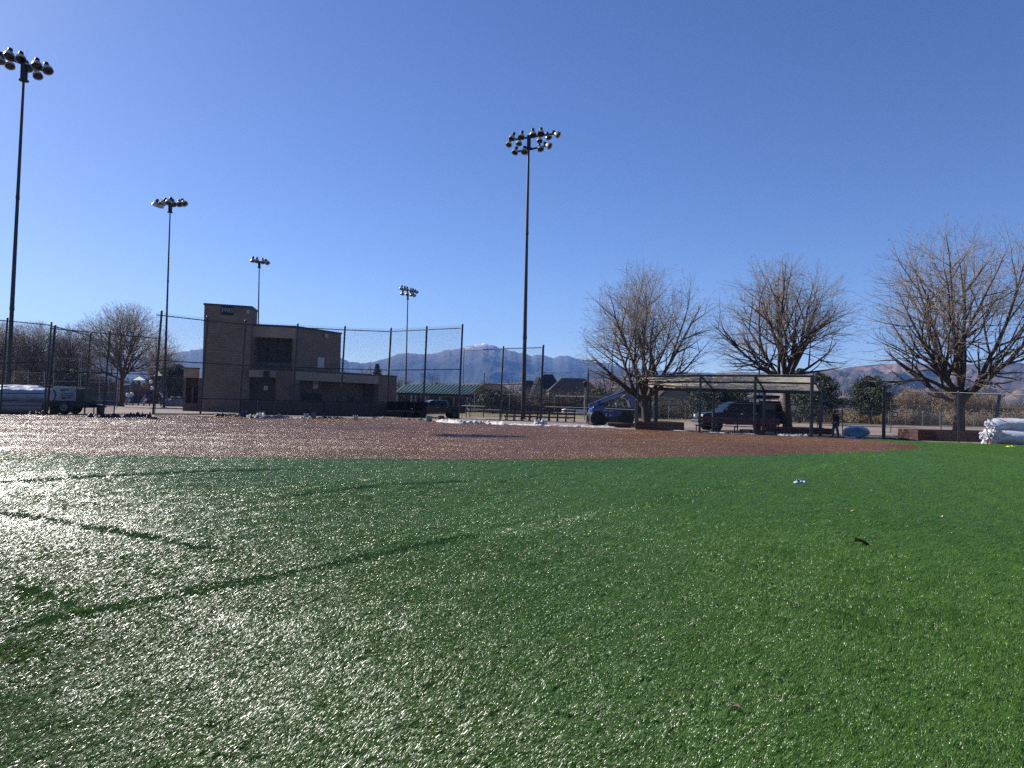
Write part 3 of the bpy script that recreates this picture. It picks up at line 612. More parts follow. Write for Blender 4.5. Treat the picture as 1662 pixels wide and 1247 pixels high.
# left wing with two doors in a recess
Q=W(297,87.5);R_=W(322.5,88.2); zq=HH(297,598,87.5); fq=HH(297,613,87.5); uq=(R_-Q).normalized(); nq=Vector((-uq.y,uq.x,0))
m=MB(); m.wall(Q,R_,fq,zq,2.0,1); m.obj('fascia',M_stucco,bld)
m=MB(); m.wall(Q,Q+uq*0.28,0,fq,2.0,1); m.wall(R_-uq*0.1,R_+uq*0.3,0,fq,2.0,1); m.wall(Q+nq*1.9,R_+nq*1.9,0,fq,0.2,1); m.obj('wing_wall',M_brick,bld)
for s in (0.35,1.15):
    m=MB(); m.wall(Q+uq*s+nq*1.84,Q+uq*(s+0.55)+nq*1.84,0.02,2.9,0.05,-1); m.obj('door',M_dark,bld)
m=MB(); m.wall(Q+uq*0.92+nq*0.9,Q+uq*1.15+nq*0.9,0,2.9,0.25,1); m.obj('pier',M_block,bld)
m=MB(); m.wall(Q+uq*0.3,R_-uq*0.1,0,0.95,0.2,1); m.obj('low_wall',M_brick,bld)
coping([V2(Q),V2(R_),V2(R_+nq*2),V2(Q+nq*2)],zq,bld,0.12)
# wall lamp, hatch, notices, number sign
def plate(name, x0,y0,x1,y1,p,q,off,material,t=0.05,parent=bld,prefix=None):
    """flat plate on the wall through p,q covering a pixel box"""
    p=Vector((p.x,p.y,0));q=Vector((q.x,q.y,0));d=(q-p).normalized();n=Vector((-d.y,d.x,0))
    def hit(x,y):
        r=ray(x,y);o=Vector((0,0,EYE)); tt=(p-n*off-o).dot(n)/r.dot(n); return o+r*tt
    a=hit(x0,y1);b=hit(x1,y0); m=MB(); m.wall(a,b,a.z,b.z,t,-1); return m.obj(name,material,parent),a,b,n,d
plate('utility_hatch',515,581,526,597,F_,G,0.0,M_notice)
lm,_,_,_,_=plate('wall_lamp',524.5,543,530,548,F_,G,0.0,M_galv,0.3)
plate('notice',428,626.5,435,633.5,J+n1*1.6,K+n1*1.6,0.0,M_notice,0.03)
plate('notice',507.5,619,516.5,631,L+n2*2.6,P1+n2*2.6,0.0,M_notice,0.03)
plate('wall_vent',400,504,405,509,A,B,0.0,M_panel,0.06)
sg,a,b,n_,d_=plate('number_sign',358,497.5,379,511,A,B,0.0,M_dark,0.08)
def text_mesh(txt,size,extr,material,name,parent,loc,ux_,up_,align='CENTER',sx=1.0,bold=0.0):
    cu=bpy.data.curves.new('t','FONT'); cu.body=txt; cu.size=size; cu.extrude=extr; cu.align_x=align; cu.align_y='CENTER'; cu.resolution_u=3; cu.offset=bold
    ob=bpy.data.objects.new('t',cu); COL.objects.link(ob); bpy.context.view_layer.update(); me=bpy.data.meshes.new_from_object(ob.evaluated_get(bpy.context.evaluated_depsgraph_get())); bpy.data.objects.remove(ob)
    me.materials.clear(); me.materials.append(material); o=link(name,me,parent)
    ux_=Vector(ux_).normalized(); up_=Vector(up_).normalized(); nn=ux_.cross(up_); M=Matrix((ux_,up_,nn)).transposed().to_4x4(); M=M@Matrix.Diagonal((sx,1,1,1)); M.translation=Vector(loc); o.matrix_local=M; return o
cpt=(a+b)/2-n_*0.10
text_mesh('3985',0.72,0.01,mat('sign_grey_digits',(0.30,0.30,0.32),0.5),'digits',sg,cpt,d_,(0,0,1))
# ------------------------------------------------------------------ trees
def grow(base, fork_z, crown_c, crown_r, seed, limbs=12, trunk_lean=(0,0), tip=0.0095, extra_limbs=(), r_trunk=0.30, dens=1.0, gap=0.42, levels=4, spread=(8,72)):
    """bare deciduous tree: limbs fan out of the trunk, each carrying side branches that run on towards the crown's outline"""
    r=np.random.default_rng(seed); rnd=random.Random(seed); c=np.array(crown_c,float); R=np.array(crown_r,float)
    lob=[r.normal(0,1,3) for _ in range(12)]; lob=[l/np.linalg.norm(l) for l in lob]; amp=r.uniform(-0.17,0.12,12)
    def reach(p,d):
        q=(p-c)/R; e=d/R; a=e@e; b=q@e; k=q@q-1; D=b*b-a*k
        t=(-b+math.sqrt(D))/a if D>0 else 0.4
        h=(p+d*t-c)/R; h/=np.linalg.norm(h)+1e-9
        return max(0.3,t*(1+sum(m*max(0,h@l)**4 for m,l in zip(amp,lob))))
    P0=[];P1=[];R0=[];R1=[]
    def seg(a,b,ra,rb): P0.append(a);P1.append(b);R0.append(ra);R1.append(rb)
    n=max(5,int(fork_z/0.3)); pts=[np.array([trunk_lean[0]*(k/n)+r.normal(0,0.01),trunk_lean[1]*(k/n),fork_z*1.12*k/n]) for k in range(n+1)]
    for k in range(n):
        seg(pts[k],pts[k+1],r_trunk*(1-0.25*k/n),r_trunk*(1-0.25*(k+1)/n))
    def branch(p,d,L,r0,lev,rem):
        st=[0.5,0.40,0.30,0.22,0.18][min(lev,4)]; m=max(2,int(L/st)); st=L/m; acc=rnd.random()*gap; side=rnd.random()*6.28
        ax=d.copy(); wig=[0.05,0.07,0.10,0.14,0.18][min(lev,4)]
        for k in range(m):
            f=(k+1)/m; d=d+np.array([rnd.gauss(0,wig),rnd.gauss(0,wig),rnd.gauss(0,wig)+(0.035 if lev<2 else 0.012)]); d/=math.sqrt(d@d)
            q=p+d*st
            e_=(q-c)/R; en=math.sqrt(e_@e_)+1e-9
            if k>1 and en>1.03*(1+sum(m_*max(0,(e_/en)@l_)**4 for m_,l_ in zip(amp,lob))) and rnd.random()<0.6: break
            ra=max(tip*0.6,r0*(1-(k/m))**0.85); rb=max(tip*0.45,r0*(1-f)**0.85); seg(p,q,ra,rb); p=q
            if lev<levels:
                g=[0.85,0.62,0.48,0.34][min(lev,3)]/dens; acc+=st
                while acc>g and f>[0.10,0.12,0.15,0.2][min(lev,3)]:
                    acc-=g; side+=2.4+rnd.gauss(0,0.5); up=np.array([0,0,1.0]) if abs(d[2])<0.9 else np.array([1.0,0,0]); a=np.cross(d,up); a/=math.sqrt(a@a); b=np.cross(a,d)
                    ang=math.radians(rnd.uniform(24,60)); v=d*math.cos(ang)+(a*math.cos(side)+b*math.sin(side))*math.sin(ang)
                    if v[2]<-0.25: v[2]*=0.3
                    v/=math.sqrt(v@v); rl=L*(1-f)+L*0.16; fr=[1.15,0.95,0.75,0.6][min(lev,3)]; l=min(rl*fr*rnd.uniform(0.6,1.15),reach(p,v)*rnd.uniform(0.85,1.05))
                    if l<0.16: continue
                    branch(p,v,l,max(tip*0.7,ra*rnd.uniform(*([0.55,0.78] if lev==0 else [0.45,0.65]))),lev+1,0)
    a0=rnd.random()*6.28
    for i in range(limbs):
        fk=pts[-1-(i%4)]*1.0; a=a0+i*2.399+rnd.gauss(0,0.15); th=math.radians(spread[0]+(spread[1]-spread[0])*((i+0.5)/limbs)**0.8)
        v=np.array([math.cos(a)*math.sin(th),math.sin(a)*math.sin(th),math.cos(th)]); L=reach(fk,v)
        branch(fk,v,L*rnd.uniform(0.92,1.0),r_trunk*rnd.uniform(0.42,0.60),0,0)
    for tx,ty,tz,bd in extra_limbs:
        fk=pts[-2]; v=np.array([tx,ty,tz])-fk; L=math.sqrt(v@v); branch(fk,v/L,L,r_trunk*0.42,0,0)
    P0=np.array(P0);P1=np.array(P1);R0=np.array(R0);R1=np.array(R1); th=(R0>0.028)|(P0[:,2]<fork_z*0.8)
    return (P0[th],P1[th],R0[th],R1[th]),(P0[~th],P1[~th],R0[~th],R1[~th]),r_trunk
def bits(name, P, size, material, parent, seed, aspect=0.6):
    """leaf-sized faces scattered at points P"""
    r=np.random.default_rng(seed); n=len(P); a=r.normal(0,1,(n,3)); a/=np.linalg.norm(a,axis=1,keepdims=True); b=r.normal(0,1,(n,3)); b-=a*(a*b).sum(1,keepdims=True); b/=np.linalg.norm(b,axis=1,keepdims=True)
    s=(size*r.uniform(0.5,1.3,n))[:,None]; a=a*s/2; b=b*s*aspect/2
    V=np.stack([P-a-b*0.3,P-b,P+a,P+b],1).reshape(-1,3); F=np.arange(4*n).reshape(-1,4)
    o=link(name,mesh_np(name,V,F,material),parent); stuff(o); return o
def bare_tree(name,label,loc,group=None,bark=M_bark,twm=M_twig,leaves=0,**k):
    L,T,r0=grow(loc,**k); t=thing(name,label,'tree',loc,0,group)
    # trunk = lowest segments with root flare
    fz=k['fork_z']; isT=(L[0][:,2]<fz-0.2)&(L[1][:,2]<=fz+0.02)&(np.hypot(L[1][:,0],L[1][:,1])<0.6+abs(k.get('trunk_lean',(0,0))[0]))
    a=[x[isT] for x in L]
    fl=1+0.55*np.exp(-a[0][:,2]/0.25); fl1=1+0.55*np.exp(-a[1][:,2]/0.25)
    V,F=tubes(a[0],a[1],a[2]*fl,a[3]*fl1,12); V[:,2]=np.maximum(V[:,2],-0.05); link('trunk',mesh_np('trunk',V,F,bark,True),t)
    b=[x[~isT] for x in L]; V,F=tubes(*b,7); link('limbs',mesh_np('limbs',V,F,bark,True),t)
    V,F=tubes(*T,3); stuff(link('twigs',mesh_np('twigs',V,F,twm),t))
    if leaves:
        r=np.random.default_rng(5); i=r.integers(0,len(T[1]),leaves); P=T[1][i]; P=P+r.normal(0,0.05,P.shape); bits('clinging_leaves',P,0.10,M_dry,t,3)
    return t
bare_tree('bare_tree','bare tree with a forked trunk and long low branch, behind the canopy left end',W(1051,53),
   fork_z=2.3,crown_c=(-0.4,0,6.9),crown_r=(5.7,5.2,5.6),seed=3,limbs=6,r_trunk=0.30,dens=0.95,spread=(10,58),trunk_lean=(-0.3,0.1),leaves=700,
   extra_limbs=[(-5.6,-0.5,5.2,0),(4.2,0.4,4.8,0)])
bare_tree('bare_tree','bare round-crowned tree rising behind the middle of the canopy and the dark pickup',W(1279,53),
   fork_z=3.7,crown_c=(-0.2,0,7.6),crown_r=(6.3,5.4,5.5),seed=8,limbs=7,r_trunk=0.33,dens=0.92,spread=(6,62),trunk_lean=(-0.2,0.0),leaves=500,
   extra_limbs=[(4.9,0.0,6.0,0),(-4.8,0.2,6.3,0)])
bare_tree('bare_tree','biggest bare tree with thick spreading limbs, growing from the planter beside the white rolls',W(1556,44.5),
   fork_z=2.8,crown_c=(0.2,0,7.2),crown_r=(7.0,6.0,6.9),seed=27,limbs=8,r_trunk=0.35,dens=0.80,spread=(6,64),trunk_lean=(0.05,0),leaves=900,
   extra_limbs=[(-4.8,0.0,4.9,0),(-4.0,-0.8,6.0,0),(5.2,0.3,5.0,0)])
# background bare trees
BG=[('big bare tree with a light trunk behind the batting cage, left of the block building',197,112,(0.2,0,9.0),(8.2,6,7.4),4.5,31,900,None),
    ('bare tree just right of the far left light pole',58,150,(0,0,10),(8,6,7),3.5,32,560,None),
    ('bare tree at the far left edge behind the wrapped rolls',-6,145,(0,0,9.5),(8,6,7),3.0,33,560,None),
    ('bare tree behind the left batting cage post',122,150,(0,0,10),(8.5,6,7),3.5,34,620,None),
    ('slim bare tree right of the tall backstop end post, touching the block tower',262,150,(0,0,8.5),(5.5,5,8),3.0,36,520,None),
    ('small bare tree whose top shows above the low roof of the block building',602,190,(0,0,7.2),(6,5,5.2),3.0,37,420,None),
    ('wide russet bare tree behind the blue machine and its fence',985,165,(0,0,5.6),(7.5,6,5.2),2.5,38,700,None),
    ('twiggy bare tree behind the left end of the green pavilion roof',652,200,(0,0,5.5),(6,5,4.5),2.0,39,420,None),
    ('twiggy bare tree above the middle of the green pavilion roof',705,210,(0,0,6.0),(6,5,4.6),2.0,40,420,None),
    ('rust-tinged bare tree left of the central light pole',833,185,(0,0,4.4),(5,4,4),2.0,41,380,None)]
for i,(lab,x,d,cc,cr,fz,sd_,na,_) in enumerate(BG):
    bare_tree('bare_tree',lab,W(x,d),group='bare trees in the background',fork_z=fz,crown_c=cc,crown_r=cr,seed=sd_,limbs=9,tip=0.022,r_trunk=0.36,dens=1.0 if i<5 else 0.6,levels=3,leaves=150)
# conifers
def conifer(label,x,d,h,wd,seed,mt=M_needle,z0=0.8,n=9000,leaf=0.28,round_=0.0):
    t=thing('conifer',label,'tree',W(x,d),0); r=np.random.default_rng(seed)
    m=MB(); m.tube((0,0,-0.05),(r.normal(0,0.1),0,h*0.85),0.16+h*0.012,0.03,9); m.obj('trunk',M_bark,t)
    nb=int(70+h*6); C=[];b=MB()
    for i in range(nb):
        f=r.random()**0.85; z=z0+(h-z0)*f; a=r.random()*6.283
        prof=((1-f)**0.75)*(1-round_)+round_*math.sqrt(max(0,1-(2*f-0.85)**2/1.4)); L=wd*max(0.12,prof)*r.uniform(0.7,1.12)
        e=Vector((math.cos(a)*L,math.sin(a)*L,z+L*r.uniform(-0.05,0.25))); s=Vector((0,0,z)); b.tube(s,e,0.035,0.012,4,False)
        k=max(2,int(L*2.4))
        for q in range(k):
            tt=0.45+0.6*(q+r.random())/k; C.append((s+(e-s)*tt,0.30+0.16*L))
    b.obj('limbs',M_bark,t); C0=np.array([c[0] for c in C]); R0=np.array([c[1] for c in C]); i=r.integers(0,len(C0),n)
    v=r.normal(0,1,(n,3)); v/=np.linalg.norm(v,axis=1,keepdims=True); P=C0[i]+v*(R0[i]*r.random(n)**0.4)[:,None]*np.array([1.1,1.1,0.62]); P[:,2]=np.maximum(P[:,2],0.15)
    bits('foliage',P,leaf,mt,t,seed,0.45); return t
conifer('dark rounded pine with a short trunk between the walking person and the black fence post',1413,92,6.0,3.1,51,M_needle,1.1,round_=0.55,n=14000,leaf=0.24)
conifer('tall dark pine behind the right end of the canopy',1330,80,5.6,3.1,52,M_needle,0.9,round_=0.45,n=13000,leaf=0.24)
conifer('dark pine behind the third bay of the canopy, above the pickup',1297,90,6.6,2.6,53,M_needle,0.8,round_=0.3,n=10000,leaf=0.24)
conifer('dark green pine seen under the canopy behind the pickup bonnet',1157,86,4.3,3.3,54,M_needle,0.4,round_=0.6,n=12000,leaf=0.24)
conifer('olive pine above the pickup cab, between two canopy posts',1198,90,3.9,2.2,55,M_needle2,0.5,round_=0.6,n=9000,leaf=0.24)
conifer('green juniper behind the blue machine, beside the first bare tree',1022,84,2.9,2.4,56,M_needle2,0.3,round_=0.8,n=7000,leaf=0.22)
conifer('dark spreading juniper right of the green-roofed pavilion',800,118,3.6,4.0,57,M_needle,0.2,round_=0.8,n=7000,leaf=0.3)
conifer('dark evergreen left of the batting cage, below the bare crowns',108,135,6.2,4.5,58,M_needle,0.3,round_=0.8,n=7000,leaf=0.4)
conifer('dark evergreen beside the blue-grey house behind the playground',285,150,8.2,4.2,59,M_needle,0.3,round_=0.6,n=8000,leaf=0.4)
conifer('small dark evergreen just left of the block building roof tree',611,186,11.0,1.6,60,M_needle,5,round_=0.2,n=3000,leaf=0.35)
conifer('dark evergreen behind the blue machine post lamp',968,150,5.0,3.0,61,M_needle2,0.3,round_=0.8,n=6000,leaf=0.35)
# thickets: masses of dry brush
def thicket(name,label,spots,seed,m1,m2,leafn=9,den=11,ls=0.17,sr=1.0):
    """spots: (x,d,width,height) clumps"""
    r=np.random.default_rng(seed); P0=[];P1=[];R0=[];L=[]
    for x,d,wd,h in spots:
        c=W(x,d); n=int(wd*h*den)
        for _ in range(n):
            a=r.random()*6.283; q=r.random()**0.6*wd/2; bx=c.x+math.cos(a)*q; by=c.y+math.sin(a)*q*0.6
            hh=h*r.uniform(0.45,1.0)*math.sqrt(max(0.08,1-(q/(wd/2))**2*0.8)); dx=math.cos(a)*hh*0.35*q/(wd/2+0.01)+r.normal(0,0.15*hh); dy=r.normal(0,0.15*hh)
            p=np.array([bx,by,0]);m_=np.array([bx+dx*0.4,by+dy*0.4,hh*0.55]);e=np.array([bx+dx,by+dy,hh])
            P0+= [p,m_];P1+= [m_,e];R0+= [0.022*sr,0.014*sr]
            for _ in range(3):
                s=p+(e-p)*r.uniform(0.4,0.9); v=np.array([r.normal(0,0.3),r.normal(0,0.3),r.uniform(0.2,0.6)])*hh*0.35; P0.append(s);P1.append(s+v);R0.append(0.010*sr); L.append(s+v)
                for _ in range(leafn//3): L.append(s+v*r.random()+r.normal(0,0.14,3))
    R0=np.array(R0); V,F=tubes(P0,P1,R0,R0*0.6,3); me=mesh_np(name,V,F,m1); P=np.array(L); P[:,2]=np.maximum(P[:,2],0.05)
    n=len(P); a=r.normal(0,1,(n,3)); a/=np.linalg.norm(a,axis=1,keepdims=True); b=np.cross(a,r.normal(0,1,(n,3))); b/=np.linalg.norm(b,axis=1,keepdims=True); s=(ls*r.uniform(0.5,1.4,n))[:,None]
    V2_=np.stack([P-a*s/2,P-b*s/4,P+a*s/2,P+b*s/4],1).reshape(-1,3); V=np.vstack([V,V2_]); F=np.vstack([F,np.arange(4*n).reshape(-1,4)+len(V)-4*n])
    me=mesh_np(name,V,F,m1); me.materials.append(m2); mi=np.zeros(len(F),np.int32); mi[-n:]=1; me.polygons.foreach_set('material_index',mi); me.update()
    o=link(name,me); tag(o,label,'brush',kind='stuff'); return o
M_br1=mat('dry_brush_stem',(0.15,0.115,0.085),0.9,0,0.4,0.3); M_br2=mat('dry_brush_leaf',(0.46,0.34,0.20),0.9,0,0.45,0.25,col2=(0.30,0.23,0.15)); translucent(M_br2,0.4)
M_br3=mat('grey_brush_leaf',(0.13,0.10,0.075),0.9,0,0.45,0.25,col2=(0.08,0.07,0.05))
rr=random.Random(3)
spots=[]
for x in range(1395,1900,14): spots.append((x+rr.uniform(-8,8),92+rr.uniform(-3,6),3.6,1.6+rr.random()*1.0))
for x in range(1440,1700,17):
    hgt=5.6-abs(x-1545)*0.006 + rr.uniform(-0.9,0.7); 
    if x>1600: hgt-=1.6
    spots.append((x,100+rr.uniform(0,8),5.0,max(2.0,hgt+0.6)))
for x in range(1700,2000,22): spots.append((x,100,5,3.2+rr.random()))
thicket('dry_thicket','tan dry brush rising beyond the pavement behind the biggest bare tree',spots,71,M_br1,M_br2,9,8,0.2,1.2)
spots=[(x+rr.uniform(-8,8),97+rr.uniform(-3,6),4.0,1.7+rr.random()*1.1) for x in range(1055,1400,15)]+[(1086,112,6,3.4),(1075,118,6,3.6),(1108,116,5,3.2)]
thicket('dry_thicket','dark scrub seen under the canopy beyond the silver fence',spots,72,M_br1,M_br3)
spots=[(x+rr.uniform(-8,8),128+rr.uniform(-5,12),7,3.0+rr.random()*2.7) for x in range(790,1040,11)]
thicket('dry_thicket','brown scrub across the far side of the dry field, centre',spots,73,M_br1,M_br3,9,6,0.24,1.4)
spots=[(x+rr.uniform(-8,8),165+rr.uniform(-8,12),10,(4+rr.random()*3)+(4.2 if x<140 else 1.2 if x<240 else -1)) for x in range(-60,330,14)]+[(x,175,10,5+rr.random()*2) for x in range(640,790,18)]
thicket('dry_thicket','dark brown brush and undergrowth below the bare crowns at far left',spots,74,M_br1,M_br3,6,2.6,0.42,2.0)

# ------------------------------------------------------------------ dugout canopy, bench
cn=thing('dugout_canopy','long tan-roofed dugout canopy on dark posts in front of the pickup','canopy',(0,0,0))
fr=[(1036,51.5,611,'n'),(1137,48.7,609.5,''),(1226,46.3,609.5,''),(1318,44.3,610.5,'')]
FT=[px(x,y,d) for x,d,y,_ in fr]
RT=[px(1056,630.5,54.0),px(1159,633,51.6),px(1241,634.5,49.4),px(1333,637,47.2)]
def lerp(a,b,t): return a+(b-a)*t
def along(T,s):
    s=s*(len(T)-1); i=min(int(s),len(T)-2); return lerp(T[i],T[i+1],s-i)
# ribbed roof sheets: one child per sheet
NS=24
for k in range(NS):
    a0,a1=along(FT,k/NS),along(FT,(k+1)/NS); b0,b1=along(RT,k/NS),along(RT,(k+1)/NS)
    m=MB(); prof=[]; 
    for j in range(9):
        t=j/8; zz=0.0
        prof.append((lerp(a0,a1,t)+Vector((0,0,0.06+zz)),lerp(b0,b1,t)+Vector((0,0,0.06+zz))))
    n=len(prof); vs=[p for q in prof for p in q]+[p+Vector((0,0,0.012)) for q in prof for p in q]
    fs=[(2*i,2*i+1,2*i+3,2*i+2) for i in range(n-1)]+[(2*n+2*i,2*n+2*i+2,2*n+2*i+3,2*n+2*i+1) for i in range(n-1)]+[(2*i,2*i+2,2*n+2*i+2,2*n+2*i) for i in range(n-1)]+[(2*i+1,2*n+2*i+1,2*n+2*i+3,2*i+3) for i in range(n-1)]
    m.add(vs[:2*n],fs[:n-1]); m.obj('roof_sheet',M_canopy,cn)
def seg(name,a,b,wd,material=M_black,parent=cn,h=None):
    m=MB(); m.bar(a,b,wd,h); return m.obj(name,material,parent)
for T,nm in ((FT,'eave_beam'),(RT,'rear_beam')):
    for a,b in zip(T[:-1],T[1:]): seg(nm,a+Vector((0,0,-0.02)),b+Vector((0,0,-0.02)),0.09,h=0.14 if nm=='eave_beam' else 0.26)
MT_=[lerp(a,b,0.45) for a,b in zip(FT,RT)]
for a,b in zip(MT_[:-1],MT_[1:]): seg('purlin',a,b,0.07,h=0.12)
for a,b in zip(FT,RT): seg('rafter',a+Vector((0,0,-0.03)),b+Vector((0,0,-0.03)),0.08,h=0.12)
for i,a in enumerate(FT):
    if i==0: continue
    seg('post',Vector((a.x-0.02,a.y,0)),a+Vector((0,0,-0.05)),0.13 if i<3 else 0.16,M_black)
for i,b in enumerate(RT):
    seg('post',Vector((b.x-0.05,b.y,0)),b+Vector((0,0,-0.1)),0.15,M_steelgrey)
seg('post',Vector((RT[0].x+0.28,RT[0].y-0.6,0)),RT[0]+Vector((0.3,-0.6,-0.1)),0.26,M_black)
seg('post',Vector((FT[0].x,FT[0].y,0)),FT[0]+Vector((0,0,-0.05)),0.12)
# low rails and chain-link on the front
for i in range(1,3):
    a,b=FT[i],FT[i+1]; A0=Vector((a.x,a.y,0));B0=Vector((b.x,b.y,0))
    seg('rail',A0+Vector((0,0,2.0)),B0+Vector((0,0,2.0)),0.045,M_steelgrey); seg('rail',A0+Vector((0,0,0.12)),B0+Vector((0,0,0.12)),0.045,M_black)
    wires('chain_link',A0,B0,0.1,2.0,0.1,2.0,0.075,0.0019,M_wire,cn)
A0=Vector((FT[0].x,FT[0].y,0));B0=Vector((FT[1].x,FT[1].y,0)); wires('chain_link',A0,B0,0.1,2.9,0.1,2.9,0.075,0.0019,M_wire,cn)
# maroon bench
bn=thing('players_bench','long maroon plank bench under the canopy in front of the pickup','bench',W(1128,50.5))
def bw_(x,y,d): return px(x,y,d)-W(1128,50.5)
P_=[(1128,50.5),(1262,47.2)]
a=W(*P_[0]);b=W(*P_[1]); o_=W(1128,50.5); dv=(b-a).normalized(); nv=Vector((-dv.y,dv.x,0))
for k in range(2):
    m=MB(); m.bar(a-o_+nv*(0.26*k)+Vector((0,0,0.46)),b-o_+nv*(0.26*k)+Vector((0,0,0.46)),0.24,0.045); m.obj('seat_plank',M_maroon,bn)
for k in range(2):
    m=MB(); m.bar(a-o_+nv*0.55+Vector((0,0,0.72+0.24*k)),b-o_+nv*0.55+Vector((0,0,0.72+0.24*k)),0.04,0.2); m.obj('back_plank',M_maroon,bn)
for s in (0.02,0.27,0.5,0.75,0.98):
    q=lerp(a,b,s)-o_; m=MB(); m.bar(q+Vector((0,0,0)),q+Vector((0,0,0.44)),0.06); m.bar(q+nv*0.55,q+nv*0.55+Vector((0,0,1.0)),0.06); m.bar(q+Vector((0,0,0.41)),q+nv*0.55+Vector((0,0,0.41)),0.05); m.obj('leg',M_dark,bn)

# ------------------------------------------------------------------ timber planters
def planter(label,c,L,D_,rz,h=0.55):
    t=thing('timber_planter',label,'planter',c,rz,'timber planters round the bare trees')
    for k in range(3):
        hh=h/3
        for s in (-1,1):
            m=MB(); m.box((0,s*D_/2,hh*(k+0.5)),(L+0.02*(k%2),0.11,hh-0.012)); m.obj('timber',M_wood,t,0.01)
            m=MB(); m.box((s*(L/2-0.05),0,hh*(k+0.5)),(0.11,D_-0.13,hh-0.012)); m.obj('timber',M_wood,t,0.01)
    m=MB(); m.box((0,0,h-0.1),(L-0.24,D_-0.13,0.06)); m.obj('soil',M_soil,t)
    return t
planter('dark red timber planter round the biggest bare tree, left of the white rolls',W(1540,43.6),4.7,2.6,-0.10,0.62)
planter('dark red timber planter at the foot of the bare tree with the forked trunk',W(1072,52.2),3.3,2.4,-0.25,0.58)
planter('dark timber planter behind the right end posts of the canopy',W(1290,51.2),4.4,2.6,-0.15,0.42)
planter('low dark timber planter box between the blue machine and the first bare tree',W(1018,56.5),3.0,1.8,-0.1,0.35)

# ------------------------------------------------------------------ vehicles
def wheel(parent,x,y,r,wd=0.24,rimm=M_galv,side=1):
    m=MB(); m.lathe((x,y-wd/2,r),(0,1,0),[(0,r*0.62),(0.01,r*0.9),(0.05,r),(wd-0.05,r),(wd-0.01,r*0.9),(wd,r*0.62)],22); m.lathe((x,y-wd/2,r),(0,1,0),[(wd*0.3,0.001),(wd*0.3,r*0.63)],22); ty=m.obj('tyre',M_rubber,parent)
    m=MB(); yy=y+side*(wd/2-0.03); m.lathe((x,yy,r),(0,side,0),[(-0.03,r*0.62),(0,r*0.6),(0.0,r*0.5),(-0.03,r*0.46),(-0.035,r*0.2),(0.015,r*0.16),(0.02,0.001)],20); rm=m.obj('rim',rimm,ty)
    for k in range(6):
        t=k*math.pi/3; m=MB(); m.bar((x+math.cos(t)*r*0.15,yy-side*0.01,r+math.sin(t)*r*0.15),(x+math.cos(t)*r*0.52,yy-side*0.01,r+math.sin(t)*r*0.52),0.06,0.03); 
        rm.data.transform  # keep rim simple
    return ty
